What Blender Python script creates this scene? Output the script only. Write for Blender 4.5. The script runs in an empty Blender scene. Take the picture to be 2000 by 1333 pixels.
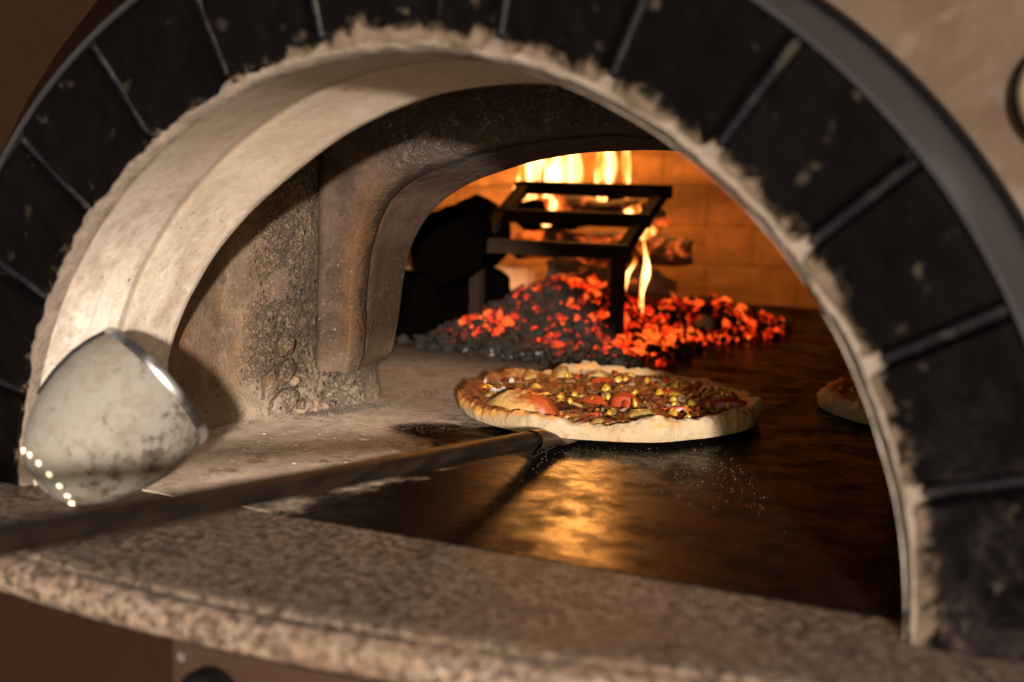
import bpy, math, random
import numpy as np
from mathutils import Matrix, Vector

# one scene unit below ("u") is the radius of the oven mouth, 0.40 m
S = 0.40
sc = bpy.context.scene
rnd = random.Random(7)
nrg = np.random.default_rng(7)

# ------------------------------------------------------------------ camera
CAM = np.array([1.5191, -2.6923, 0.974])
yaw, pitch, roll = math.radians(25.704), math.radians(9.777), math.radians(1.542)
fwd = np.array([-math.sin(yaw)*math.cos(pitch), math.cos(yaw)*math.cos(pitch), -math.sin(pitch)])
rt = np.array([math.cos(yaw), math.sin(yaw), 0.0]); up = np.cross(rt, fwd)
rt, up = math.cos(roll)*rt + math.sin(roll)*up, -math.sin(roll)*rt + math.cos(roll)*up
cd = bpy.data.cameras.new('camera'); cam = bpy.data.objects.new('camera', cd)
sc.collection.objects.link(cam)
mw = Matrix.Identity(4)
for i in range(3):
    mw[i][0], mw[i][1], mw[i][2], mw[i][3] = rt[i], up[i], -fwd[i], CAM[i]*S
cam.matrix_world = mw
cd.sensor_width = 36.0; cd.lens = 3.1176*18.0
cd.clip_start = 0.02; cd.clip_end = 200.0
cd.dof.use_dof = True; cd.dof.focus_distance = 4.22*S
cd.dof.aperture_fstop = (cd.lens/1000.0)/(0.043*S); cd.dof.aperture_blades = 0
sc.camera = cam

# ------------------------------------------------------------------ sun and sky
SUNK, SUNM = 0.58, 0.215          # direction to the sun = (k, -1, m)
el = math.atan2(SUNM, math.hypot(SUNK, 1.0)); az = math.atan2(SUNK, -1.0)
w = bpy.data.worlds.new('World'); sc.world = w; w.use_nodes = True
wn = w.node_tree.nodes; wn.clear()
sky = wn.new('ShaderNodeTexSky'); sky.sky_type = 'NISHITA'; sky.sun_disc = False
sky.sun_elevation = el; sky.sun_rotation = az; sky.air_density = 1.0; sky.dust_density = 2.5
bg = wn.new('ShaderNodeBackground'); bg.inputs[1].default_value = 0.050
wo = wn.new('ShaderNodeOutputWorld')
w.node_tree.links.new(sky.outputs[0], bg.inputs[0]); w.node_tree.links.new(bg.outputs[0], wo.inputs[0])
sl = bpy.data.lights.new('sun', 'SUN'); sl.energy = 4.5; sl.angle = math.radians(2.0); sl.color = (1.0, 0.86, 0.73)
so = bpy.data.objects.new('sun', sl); sc.collection.objects.link(so)
so.rotation_euler = Vector((SUNK, -1.0, SUNM)).to_track_quat('Z', 'Y').to_euler()
so.location = (SUNK*4, -4, SUNM*4)
sc.view_settings.view_transform = 'Standard'; sc.view_settings.look = 'None'
sc.view_settings.exposure = 1.18; sc.view_settings.gamma = 1.0
sc.render.engine = 'CYCLES'
sc.cycles.use_denoising = True
sc.cycles.max_bounces = 8; sc.cycles.transparent_max_bounces = 24
sc.cycles.sample_clamp_indirect = 4.0
# the fire's own light (flames over the logs, glow of the ember bed)
def fire_lamp(name, loc, watts, col, rad):
    l = bpy.data.lights.new(name, 'POINT'); l.energy = watts; l.color = col; l.shadow_soft_size = rad*S; l.specular_factor = 0.0
    o = bpy.data.objects.new(name, l); o.location = [c*S for c in loc]; sc.collection.objects.link(o)
fire_lamp('fire_light', (-0.95, 3.02, 0.80), 3.7, (1.0, 0.38, 0.07), 0.12)
fire_lamp('fire_light_side', (-0.58, 2.95, 0.28), .4, (1.0, 0.36, 0.06), 0.05)

# ------------------------------------------------------------------ noise
def _h(ix, iy, iz, sd):
    h = (ix.astype(np.int64)*374761393 + iy.astype(np.int64)*668265263 + iz.astype(np.int64)*2147483647 + sd*974634777)
    h = (h ^ (h >> 13)) * 1274126177
    h = h ^ (h >> 16)
    return (h & 0xffff) / 32767.5 - 1.0
def vnoise(P, scale=1.0, sd=0):
    P = np.asarray(P, float)*scale + 137.31
    i = np.floor(P).astype(np.int64); f = P - i; f = f*f*(3-2*f)
    out = 0
    for dx in (0, 1):
        for dy in (0, 1):
            for dz in (0, 1):
                wt = (f[..., 0] if dx else 1-f[..., 0])*(f[..., 1] if dy else 1-f[..., 1])*(f[..., 2] if dz else 1-f[..., 2])
                out = out + wt*_h(i[..., 0]+dx, i[..., 1]+dy, i[..., 2]+dz, sd)
    return out
def fbm(P, scale=1.0, oct=4, sd=0, gain=0.5):
    a, o, t = 1.0, 0, 0
    for k in range(oct):
        o = o + a*vnoise(P, scale*2**k, sd+k*17); t += a; a *= gain
    return o/t
def smooth(a, b, x):
    t = np.clip((x-a)/(b-a), 0, 1); return t*t*(3-2*t)

# ------------------------------------------------------------------ materials
class NT:
    def __init__(s, name):
        s.m = bpy.data.materials.new(name); s.m.use_nodes = True
        s.t = s.m.node_tree; s.t.nodes.clear()
        s.out = s.t.nodes.new('ShaderNodeOutputMaterial')
        tc = s.t.nodes.new('ShaderNodeTexCoord')
        s.P = s.vm('SCALE', tc.outputs['Object'], scale=1/S)
        s.tc = tc
    def n(s, typ, **kw):
        nd = s.t.nodes.new(typ)
        for k, v in kw.items(): setattr(nd, k, v)
        return nd
    def link(s, a, b): s.t.links.new(a, b)
    def put(s, sock, v):
        if isinstance(v, bpy.types.NodeSocket): s.link(v, sock)
        elif isinstance(v, (tuple, list)) and sock.type == 'RGBA': sock.default_value = (*v[:3], 1.0)
        else: sock.default_value = v
    def vm(s, op, a, b=None, scale=None):
        nd = s.n('ShaderNodeVectorMath', operation=op); s.put(nd.inputs[0], a)
        if b is not None: s.put(nd.inputs[1], b)
        if scale is not None: nd.inputs['Scale'].default_value = scale
        return nd.outputs['Value'] if op in ('LENGTH', 'DISTANCE', 'DOT_PRODUCT') else nd.outputs[0]
    def ma(s, op, a, b=0.0, c=0.0, clamp=False):
        nd = s.n('ShaderNodeMath', operation=op, use_clamp=clamp)
        s.put(nd.inputs[0], a); s.put(nd.inputs[1], b); s.put(nd.inputs[2], c)
        return nd.outputs[0]
    def noise(s, scale=5, detail=4, rough=0.55, dist=0.0, vec=None, stretch=None):
        nd = s.n('ShaderNodeTexNoise'); v = vec or s.P
        if stretch: v = s.vm('MULTIPLY', v, stretch)
        s.link(v, nd.inputs['Vector']); nd.inputs['Scale'].default_value = scale
        nd.inputs['Detail'].default_value = detail; nd.inputs['Roughness'].default_value = rough
        nd.inputs['Distortion'].default_value = dist
        return nd.outputs['Fac']
    def voro(s, scale=5, feature='F1', vec=None, rand=1.0):
        nd = s.n('ShaderNodeTexVoronoi', feature=feature); s.link(vec or s.P, nd.inputs['Vector'])
        nd.inputs['Scale'].default_value = scale; nd.inputs['Randomness'].default_value = rand
        return nd.outputs['Distance']
    def step(s, v, lo, hi):     # smooth 0..1 ramp, lo may exceed hi
        nd = s.n('ShaderNodeMapRange', interpolation_type='SMOOTHSTEP')
        s.put(nd.inputs['Value'], v)
        a, b, c, d = (lo, hi, 0, 1) if lo < hi else (hi, lo, 1, 0)
        nd.inputs['From Min'].default_value = a; nd.inputs['From Max'].default_value = b
        nd.inputs['To Min'].default_value = c; nd.inputs['To Max'].default_value = d
        return nd.outputs['Result']
    def mix(s, f, a, b):
        nd = s.n('ShaderNodeMix', data_type='RGBA')
        s.put(nd.inputs['Factor'], f); s.put(nd.inputs['A'], a) if False else None
        ia = [i for i in nd.inputs if i.type == 'RGBA']
        s.put(ia[0], a); s.put(ia[1], b)
        return [o for o in nd.outputs if o.type == 'RGBA'][0]
    def mixf(s, f, a, b):
        return s.ma('ADD', s.ma('MULTIPLY', s.ma('SUBTRACT', b, a), f), a)
    def xyz(s):
        nd = s.n('ShaderNodeSeparateXYZ'); s.link(s.P, nd.inputs[0]); return nd.outputs
    def bump(s, h, strength=0.5, dist=0.01, normal=None):
        nd = s.n('ShaderNodeBump'); s.put(nd.inputs['Height'], h)
        nd.inputs['Strength'].default_value = strength; nd.inputs['Distance'].default_value = dist*S
        if normal is not None: s.link(normal, nd.inputs['Normal'])
        return nd.outputs[0]
    def done(s, col, rough=0.8, normal=None, metal=0.0, spec=0.5, emit=None, estr=0.0, coat=0.0, sss=0.0, ssc=None):
        b = s.n('ShaderNodeBsdfPrincipled')
        s.put(b.inputs['Base Color'], col); s.put(b.inputs['Roughness'], rough)
        s.put(b.inputs['Metallic'], metal); s.put(b.inputs['Specular IOR Level'], spec)
        if normal is not None: s.link(normal, b.inputs['Normal'])
        if emit is not None:
            s.put(b.inputs['Emission Color'], emit); s.put(b.inputs['Emission Strength'], estr)
        if coat: b.inputs['Coat Weight'].default_value = coat; b.inputs['Coat Roughness'].default_value = 0.25
        if sss:
            b.inputs['Subsurface Weight'].default_value = sss; b.inputs['Subsurface Scale'].default_value = 0.01*S
            b.inputs['Subsurface Radius'].default_value = ssc or (1, .5, .25)
        s.tinted = b
        s.link(b.outputs[0], s.out.inputs['Surface'])
        return s.m

M = {}
# black rough-faced arch stone, tan mortar wiped over it near the opening
t = NT('arch_stone'); X = t.xyz()
rad = t.ma('SQRT', t.ma('ADD', t.ma('MULTIPLY', X[0], X[0]), t.ma('MULTIPLY', X[2], X[2])))
n1 = t.noise(11, 7, .72, .8); n2 = t.noise(34, 4, .6); n3 = t.noise(3.2, 3, .5)
right = t.step(X[0], -.45, .05)
topc = t.ma('MULTIPLY', t.step(X[0], -.32, -.2), t.step(X[0], .12, .0))
reach = t.ma('ADD', t.ma('MULTIPLY', n1, .17), t.ma('ADD', t.ma('MULTIPLY', right, .030), t.ma('MULTIPLY', topc, .012)))
m1 = t.step(t.ma('SUBTRACT', t.ma('ADD', rad, t.ma('MULTIPLY', n2, .04)), reach), .955, .930)
low = t.ma('MULTIPLY', right, t.step(X[2], .55, .1))
sp = t.ma('MULTIPLY', t.step(t.noise(17, 3, .5), .64, .72), t.ma('ADD', .35, t.ma('MULTIPLY', right, .5)))
msk = t.ma('ADD', m1, t.ma('MULTIPLY', sp, .30), clamp=True)
base = t.mix(n3, (.0010, .0008, .0009), (.0034, .0027, .0028))
base = t.mix(t.ma('MULTIPLY', low, t.step(n1, .45, .7)), base, (.018, .014, .014))
col = t.mix(msk, base, t.mix(n2, (.05, .036, .025), (.14, .105, .075)))
hh = t.ma('ADD', t.noise(14, 7, .65), t.ma('MULTIPLY', m1, .5))
M['stone'] = t.done(col, t.mixf(msk, t.mixf(n1, .45, .75), .9), t.bump(hh, .8, .02), spec=.01)

t = NT('arch_joint'); n1 = t.noise(12, 5, .6)
M['joint'] = t.done(t.mix(t.step(n1, .45, .75), (.012, .0115, .014), (.026, .023, .024)), t.mixf(n1, .4, .6), t.bump(n1, .5, .01), spec=.08)
t = NT('grey_joint_strip'); n1 = t.noise(16, 5, .65)
M['strip'] = t.done(t.mix(t.step(n1, .50, .70), (.0045, .0043, .006), (.020, .0165, .013)), t.mixf(n1, .35, .6), t.bump(n1, .4, .006), spec=.12)
t = NT('tan_mortar'); n1 = t.noise(16, 6, .65); n2 = t.noise(60, 3, .6)
M['mortar'] = t.done(t.mix(n1, (.045, .034, .026), (.20, .158, .122)), .92, t.bump(t.ma('ADD', n1, t.ma('MULTIPLY', n2, .4)), .9, .015))

# worn pale refractory of the mouth
t = NT('mouth_refractory'); X = t.xyz()
n1 = t.noise(3.0, 5, .6, .1); n2 = t.noise(13, 6, .68); n3 = t.noise(70, 3, .6)
st = t.noise(5, 5, .65, .1, stretch=(1.0, 5.0, 1.0))
c = t.mix(t.step(n1, .35, .68), (.64, .57, .505), (.88, .82, .75))
c = t.mix(t.ma('MULTIPLY', t.step(st, .5, .72), .75), c, (.50, .41, .33))
c = t.mix(t.ma('MULTIPLY', t.step(n2, .58, .74), .6), c, (.42, .32, .24))
hot = t.ma('MULTIPLY', t.step(t.ma('ADD', X[2], t.ma('MULTIPLY', t.ma('SUBTRACT', n1, .5), .5)), .35, .80), .85)  # browner towards the top, with its dimmer light put into the colour
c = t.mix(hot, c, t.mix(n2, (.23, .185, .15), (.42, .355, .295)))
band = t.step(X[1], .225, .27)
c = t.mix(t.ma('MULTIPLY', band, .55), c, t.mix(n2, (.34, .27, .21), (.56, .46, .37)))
c = t.mix(t.ma('MULTIPLY', t.step(t.noise(34, 2, .4), .71, .76), .6), c, (.86, .80, .72))
scr = t.noise(4, 4, .7, .2, stretch=(14, 1.2, 14)); c = t.mix(t.ma('MULTIPLY', t.step(scr, .60, .66), .45), c, (.36, .28, .22))
c = t.mix(t.ma('MULTIPLY', t.step(t.ma('ADD', t.noise(5.5, 7, .70, .3), t.ma('MULTIPLY', X[2], .12)), .50, .66), .60), c, (.33, .26, .20))
c = t.mix(t.ma('MULTIPLY', t.step(t.noise(34, 6, .8), .50, .64), .50), c, (.27, .205, .15))
c = t.mix(t.ma('MULTIPLY', t.step(t.noise(9, 6, .75, .2), .52, .66), .55), c, t.mix(t.step(X[2], .4, .8), (.88, .82, .75), (.40, .32, .25)))
c = t.mix(t.ma('MULTIPLY', t.ma('MULTIPLY', t.step(X[1], .235, .248), t.step(X[1], .268, .252)), .7), c, (.16, .12, .09))
c = t.mix(t.step(t.noise(38, 2, .5), .72, .76), c, (.10, .075, .055))
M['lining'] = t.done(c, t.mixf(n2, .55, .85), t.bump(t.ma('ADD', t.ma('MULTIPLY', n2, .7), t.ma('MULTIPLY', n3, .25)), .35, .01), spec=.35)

# browned inner wall, pitted next to the inner arch
t = NT('baked_wall'); X = t.xyz()
n1 = t.noise(3.5, 5, .6, .4); n2 = t.noise(16, 6, .65); n3 = t.noise(90, 3, .6)
st = t.noise(9, 4, .6, stretch=(2.5, 2.5, .25))
c = t.mix(t.step(n1, .36, .66), (.075, .052, .036), (.19, .135, .088))
c = t.mix(t.ma('MULTIPLY', t.step(st, .42, .72), .6), c, (.13, .066, .028))
pit = t.ma('MULTIPLY', t.step(t.ma('ADD', X[1], t.ma('MULTIPLY', n1, .3)), .98, 1.12), t.step(n1, .25, .5))
pv = t.voro(26, vec=t.vm('ADD', t.P, t.vm('SCALE', t.P, scale=.0)))
pa = t.ma('MULTIPLY', t.step(t.voro(62, vec=t.vm('ADD', t.P, t.vm('SCALE', t.P, scale=0.0))), .40, .12), t.step(t.noise(9, 5, .7), .44, .60)); pb = t.ma('MULTIPLY', t.step(t.noise(75, 4, .75), .55, .42), t.step(t.noise(8, 4, .7), .38, .55))
ph = t.ma('SUBTRACT', .8, t.ma('MULTIPLY', t.ma('ADD', pit, .03), t.ma('ADD', t.ma('MULTIPLY', pa, 1.5), pb)))
c = t.mix(t.ma('MULTIPLY', pit, .62), c, t.mix(t.step(n2, .4, .65), (.018, .014, .012), (.09, .066, .043)))
sp = t.step(t.voro(8.5), .13, .09)
c = t.mix(t.ma('MULTIPLY', sp, .7), c, (.055, .04, .035))
c = t.mix(t.step(X[2], .14, .0), c, t.mix(n2, (.12, .09, .065), (.24, .19, .145)))
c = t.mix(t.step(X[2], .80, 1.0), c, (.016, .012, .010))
c = t.mix(t.ma('MULTIPLY', t.step(t.noise(170, 1, .4), .72, .76), .5), c, (.45, .36, .27))
c = t.mix(t.ma('MULTIPLY', t.ma('MULTIPLY', pa, pit), .8), c, (.03, .022, .018))
c = t.mix(t.ma('MULTIPLY', t.step(t.noise(95, 4, .8), .50, .68), .55), c, (.035, .025, .018))
c = t.mix(t.ma('MULTIPLY', t.step(t.noise(60, 5, .8), .56, .70), .40), c, (.30, .22, .145))
M['wall'] = t.done(c, .8, t.bump(t.ma('ADD', t.ma('MULTIPLY', ph, 1.6), t.ma('ADD', t.ma('MULTIPLY', n2, .3), t.ma('MULTIPLY', n3, .22))), .9, .014), spec=.3)

# rusty, sooted inner arch
t = NT('sooted_arch'); X = t.xyz()
n1 = t.noise(4.0, 5, .6, .5); n2 = t.noise(18, 6, .65); n3 = t.noise(85, 4, .65)
c = t.mix(t.step(t.noise(9, 6, .7, .3), .35, .65), (.030, .020, .0155), (.062, .042, .032))
att = t.n('ShaderNodeAttribute', attribute_name='edge').outputs['Fac']
rust = t.ma('MULTIPLY', t.step(t.ma('ADD', att, t.ma('MULTIPLY', n2, .25)), .72, 1.02), .9)
c = t.mix(t.ma('MULTIPLY', rust, t.step(X[2], .78, .5)), c, t.mix(n2, (.040, .020, .009), (.092, .048, .020)))
soot = t.step(t.ma('ADD', t.ma('ADD', X[2], t.ma('MULTIPLY', X[0], .42)), t.ma('MULTIPLY', n1, .25)), .50, .66)
c = t.mix(soot, c, t.mix(n2, (.022, .017, .016), (.19, .15, .13)))
c = t.mix(t.ma('MULTIPLY', t.step(t.ma('ADD', att, t.ma('MULTIPLY', n2, .12)), 1.0, 1.03), .8), c, (.008, .006, .005))
rev = t.step(X[1], 1.10, 1.16)
c = t.mix(t.ma('MULTIPLY', rev, t.step(X[2], .6, .4)), c, t.mix(t.noise(12, 5, .6, stretch=(1, 1, .25)), (.012, .009, .007), (.045, .031, .020)))
c = t.mix(t.step(X[2], .24, .12), c, t.mix(n2, (.045, .031, .019), (.13, .092, .062)))
grit = t.ma('MULTIPLY', t.step(t.noise(190, 1, .4), .72, .765), t.step(X[2], .75, .15))
c = t.mix(grit, c, (.34, .27, .2))
cr = t.ma('SUBTRACT', 1.0, t.step(t.voro(22, vec=t.vm('ADD', t.P, t.vm('SCALE', t.P, scale=0.0))), .12, .5))
crust = t.ma('MULTIPLY', soot, t.ma('ADD', t.ma('MULTIPLY', t.step(t.noise(40, 5, .75), .38, .62), 1.4), t.ma('MULTIPLY', n2, .8)))
edg = t.ma('MULTIPLY', t.step(att, .80, .97), t.ma('MULTIPLY', t.noise(50, 5, .75), 1.8))
edg = t.ma('MULTIPLY', edg, t.step(X[1], 1.20, 1.15))
h = t.ma('ADD', t.ma('ADD', crust, edg), t.ma('ADD', t.ma('MULTIPLY', n2, .22), t.ma('MULTIPLY', n3, .16)))
c = t.mix(t.ma('MULTIPLY', t.step(t.noise(110, 4, .8), .50, .68), .5), c, (.014, .009, .007))
c = t.mix(t.ma('MULTIPLY', t.ma('MULTIPLY', t.step(t.noise(70, 5, .8), .56, .70), .35), t.step(X[2], .7, .3)), c, (.13, .09, .06))
M['arch'] = t.done(c, t.mixf(soot, .55, .85), t.bump(h, .9, .016), spec=.15)

# hearth: dark baked stone with pale ash dust lying on the left
def hearth(name, dusty):
    t = NT(name); X = t.xyz()
    n1 = t.noise(3.0, 5, .6, .5); n2 = t.noise(14, 6, .65); n3 = t.noise(110, 3, .6)
    st = t.noise(7, 5, .65, .4, stretch=(.8, 1.6, 1))
    c = t.mix(t.step(st, .4, .7), (.004, .003, .0028), (.009, .006, .005))
    edge = t.ma('ADD', X[0], t.ma('ADD', t.ma('MULTIPLY', t.ma('SUBTRACT', n1, .5), .55), t.ma('MULTIPLY', t.ma('SUBTRACT', n2, .5), .3)))
    d = t.step(edge, -.34, -.56)
    d2 = t.ma('MULTIPLY', t.step(t.ma('ADD', edge, t.ma('MULTIPLY', X[1], .0)), -.30, -.50), t.step(X[1], 2.3, 1.6))
    # patch wiped clean by the peel
    e = t.vm('DISTANCE', t.vm('MULTIPLY', t.P, (1.0, 1.5, 0)), (-.46, 1.50, 0))
    e = t.ma('ADD', e, t.ma('MULTIPLY', t.ma('SUBTRACT', n2, .5), .16))
    d = t.ma('MULTIPLY', d2, t.step(e, .10, .19))
    d = t.ma('MULTIPLY', d, t.ma('ADD', .78, t.ma('MULTIPLY', t.step(n2, .6, .4), .22)))
    far = t.step(X[1], .9, 1.35)
    dc = t.mix(t.noise(45, 4, .7), t.mix(far, (.38, .29, .22), (.10, .08, .068)), t.mix(far, (.86, .72, .58), (.38, .31, .25)))
    dc = t.mix(t.ma('MULTIPLY', t.step(t.noise(12, 7, .78), .50, .66), .65), dc, (.11, .082, .062))
    dc = t.mix(t.ma('MULTIPLY', t.step(t.noise(150, 2, .6), .60, .72), .6), dc, (.04, .03, .025))
    c = t.mix(d, c, dc)
    sc2 = t.step(t.noise(6.5, 7, .75, .3, stretch=(1, 1.3, 1)), .36, .62)
    r = t.mixf(d, t.mixf(sc2, .42, .24), .95)
    h = t.ma('ADD', t.ma('MULTIPLY', n2, .12), t.ma('MULTIPLY', d, t.ma('ADD', t.noise(45, 4, .7), n3)))
    nd = t.bump(h, .35, .008)
    m_ = t.done(c, r, nd, spec=t.mixf(d, t.mixf(sc2, .010, .055), .08)); t.tinted.inputs['Specular Tint'].default_value = (1.0, .50, .22, 1)   # orange tint put into the fire's reflection on the stone
    return m_
M['hearth'] = hearth('hearth_stone', True)
t = NT('black_joint'); M['gap'] = t.done((.006, .005, .004), 1.0)

t = NT('fire_brick'); n1 = t.noise(6, 5, .6, .4); n2 = t.noise(30, 4, .6)
oi = t.n('ShaderNodeObjectInfo').outputs['Random']
c = t.mix(t.step(n1, .3, .7), (.17, .085, .035), (.32, .17, .075))
c = t.mix(t.ma('MULTIPLY', oi, .2), c, (.15, .085, .05))
c = t.mix(t.ma('MULTIPLY', t.step(t.noise(5, 5, .65, .5, stretch=(.4, .4, 1.4)), .42, .68), .85), c, (.09, .042, .02))
M['firebrick'] = t.done(c, .85, t.bump(n2, .5, .01))
t = NT('sooty_dome'); n1 = t.noise(5, 5, .6)
M['dome'] = t.done(t.mix(n1, (.10, .055, .03), (.26, .15, .08)), .9, t.bump(n1, .6, .02))

# granite counter
t = NT('granite'); n1 = t.noise(3.0, 5, .6, .5); n2 = t.noise(48, 5, .7); n3 = t.noise(75, 3, .6)
v = t.voro(40)
c = t.mix(t.step(n2, .42, .58), (.042, .029, .020), (.180, .132, .098))
c = t.mix(t.ma('MULTIPLY', t.step(t.noise(24, 5, .7, .3), .54, .70), .6), c, (.045, .035, .03))
c = t.mix(t.step(n3, .60, .70), c, (.24, .20, .165))
c = t.mix(t.ma('MULTIPLY', t.step(n1, .48, .7), .55), c, (.12, .078, .05))
c = t.mix(t.ma('MULTIPLY', t.step(t.noise(13, 6, .7, .4), .53, .64), .6), c, (.045, .034, .028))
M['granite'] = t.done(c, t.mixf(n2, .5, .7), t.bump(n2, .25, .006), spec=.15)

# metals and paint
t = NT('blue_grey_rim'); n1 = t.noise(4, 4, .6, stretch=(1, 1, 1)); n2 = t.noise(40, 3, .6)
M['rim'] = t.done(t.mix(n1, (.020, .019, .022), (.045, .041, .044)), t.mixf(n1, .40, .55), t.bump(n2, .15, .004), metal=.5, spec=.2)
t = NT('dark_trim'); M['trim'] = t.done((.005, .0045, .005), .5, spec=.1)
t = NT('brown_front'); n1 = t.noise(1.8, 5, .6, .8); n2 = t.noise(6, 5, .65, 1.0)
c = t.mix(t.step(n1, .35, .7), (.046, .030, .020), (.090, .067, .052))
c = t.mix(t.step(n2, .56, .75), c, (.10, .08, .063))
M['front'] = t.done(c, t.mixf(n2, .4, .65), t.bump(n2, .2, .01), metal=.0, spec=.08)
t = NT('brown_cabinet'); n1 = t.noise(2.5, 4, .6)
M['cabinet'] = t.done(t.mix(n1, (.010, .0045, .0028), (.020, .010, .0065)), .6, t.bump(n1, .2, .01), spec=.02)
t = NT('brown_panel'); n1 = t.noise(4, 4, .6)
M['panel'] = t.done(t.mix(n1, (.024, .013, .009), (.040, .025, .017)), .5, spec=.05)
t = NT('chrome'); M['chrome'] = t.done((.75, .75, .76), .12, metal=1.0)
t = NT('dial_face'); M['dial'] = t.done((.75, .78, .80), .25)
t = NT('black_iron'); n1 = t.noise(20, 5, .65)
M['iron'] = t.done(t.mix(n1, (.004, .003, .002), (.018, .010, .006)), .8, t.bump(n1, .5, .006), spec=.05)

# peel handle: dark weathered wood / bronze-brown steel collar
t = NT('peel_wood'); n1 = t.noise(7, 5, .65, .4, stretch=(6, .6, 6)); n2 = t.noise(40, 3, .6, stretch=(4, .5, 4))
c = t.mix(t.step(n1, .35, .7), (.005, .0033, .0024), (.020, .013, .009))
M['wood'] = t.done(c, t.mixf(n1, .45, .65), t.bump(t.ma('ADD', n1, t.ma('MULTIPLY', n2, .4)), .35, .006), spec=.15)
t = NT('browned_steel'); n1 = t.noise(12, 5, .65, .5)
M['steel'] = t.done(t.mix(n1, (.03, .021, .014), (.11, .08, .05)), t.mixf(n1, .32, .55), t.bump(n1, .35, .006), metal=.6)

# enamel lamp shade
t = NT('worn_enamel'); X = t.xyz(); n1 = t.noise(24, 6, .72, .2); n2 = t.noise(50, 4, .65)
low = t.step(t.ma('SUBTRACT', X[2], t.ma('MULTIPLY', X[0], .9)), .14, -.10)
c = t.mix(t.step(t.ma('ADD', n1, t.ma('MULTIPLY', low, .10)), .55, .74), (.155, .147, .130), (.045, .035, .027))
c = t.mix(t.ma('MULTIPLY', t.step(t.noise(17, 6, .75, .3), .47, .62), .6), c, (.125, .098, .07))
M['enamel'] = t.done(c, t.mixf(n1, .5, .7), t.bump(t.noise(40, 5, .7), .25, .01), spec=.10)
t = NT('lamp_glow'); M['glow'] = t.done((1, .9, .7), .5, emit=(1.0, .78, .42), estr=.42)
t = NT('worn_rim'); n1 = t.noise(9, 4, .6)
M['shaderim'] = t.done(t.mix(t.step(n1, .4, .6), (.10, .09, .085), (.42, .42, .44)), .3, metal=.85)

# food
t = NT('pizza_crust'); n1 = t.noise(5, 5, .6, .4); n2 = t.noise(28, 5, .65); n3 = t.noise(90, 3, .6)
X = t.xyz(); att = t.n('ShaderNodeAttribute', attribute_name='bake').outputs['Fac']
c = t.mix(t.step(n1, .35, .7), (.27, .20, .12), (.32, .26, .18))
bk = t.ma('ADD', att, t.ma('MULTIPLY', t.ma('SUBTRACT', n2, .5), .9))
c = t.mix(t.step(bk, .15, .6), c, (.36, .17, .045))
c = t.mix(t.step(bk, .65, 1.05), c, (.15, .045, .010))
c = t.mix(t.step(t.noise(17, 3, .6), .60, .70), c, (.26, .14, .055))
M['crust'] = t.done(c, .8, t.bump(t.ma('ADD', n2, t.ma('MULTIPLY', n3, .7)), .6, .008), spec=.15, sss=.08, ssc=(1, .6, .3))
t = NT('pizza_sauce'); n1 = t.noise(11, 5, .62, .6); n2 = t.noise(36, 5, .65, .5)
c = t.mix(t.step(n1, .36, .62), (.026, .004, .0015), (.11, .014, .003))
c = t.mix(t.ma('MULTIPLY', t.step(t.noise(17, 5, .68, .5), .575, .64), .9), c, t.mix(n2, (.24, .05, .008), (.30, .13, .03)))
c = t.mix(t.step(t.noise(19, 4, .6), .56, .66), c, (.010, .004, .002))
M['sauce'] = t.done(c, t.mixf(n2, .25, .6), t.bump(t.ma('ADD', n1, n2), 1.0, .018), spec=.22)
t = NT('tomato_flesh'); n1 = t.noise(12, 4, .6)
M['tomato'] = t.done(t.mix(n1, (.13, .012, .004), (.30, .045, .010)), .36, t.bump(n1, .5, .008), spec=.25, sss=.2, ssc=(1, .2, .1))
t = NT('corn_kernel'); n1 = t.noise(14, 4, .6)
M['corn'] = t.done(t.mix(n1, (.22, .11, .008), (.36, .22, .02)), .3, sss=.15)
t = NT('melted_cheese'); n1 = t.noise(9, 5, .62, .5); n2 = t.noise(22, 4, .6)
c = t.mix(t.step(n1, .4, .68), (.28, .19, .06), (.18, .07, .016))
M['cheese'] = t.done(c, .32, t.bump(n2, .3, .008), sss=.2)
t = NT('onion_piece'); n1 = t.noise(14, 4, .6)
M['onion'] = t.done(t.mix(n1, (.10, .045, .016), (.20, .13, .075)), .55, t.bump(n1, .5, .006), spec=.15, sss=.1)
t = NT('flour_crumb'); M['crumb'] = t.done((.45, .41, .37), .9)
t = NT('browned_meat'); n1 = t.noise(30, 4, .6)
M['meat'] = t.done(t.mix(n1, (.045, .012, .005), (.17, .05, .014)), .5, t.bump(n1, .4, .006), spec=.2)
t = NT('white_flake'); n1 = t.noise(40, 4, .6)
M['flake'] = t.done(t.mix(n1, (.15, .125, .10), (.36, .32, .27)), .7, t.bump(n1, .5, .006))
t = NT('olive_slice'); n1 = t.noise(14, 4, .6)
M['olive'] = t.done(t.mix(n1, (.03, .015, .005), (.10, .055, .014)), .5, t.bump(n1, .4, .006), spec=.2)
t = NT('browned_bubble'); n1 = t.noise(9, 5, .6, .6); X = t.xyz()
att = t.n('ShaderNodeAttribute', attribute_name='bake').outputs['Fac']
c = t.mix(t.step(t.ma('ADD', att, t.ma('MULTIPLY', t.ma('SUBTRACT', t.noise(22, 5, .7, .6), .5), 1.3)), .3, .65), (.34, .20, .065), (.24, .045, .008))
M['bubble'] = t.done(c, .4, t.bump(n1, .3, .008), sss=.1)

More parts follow.
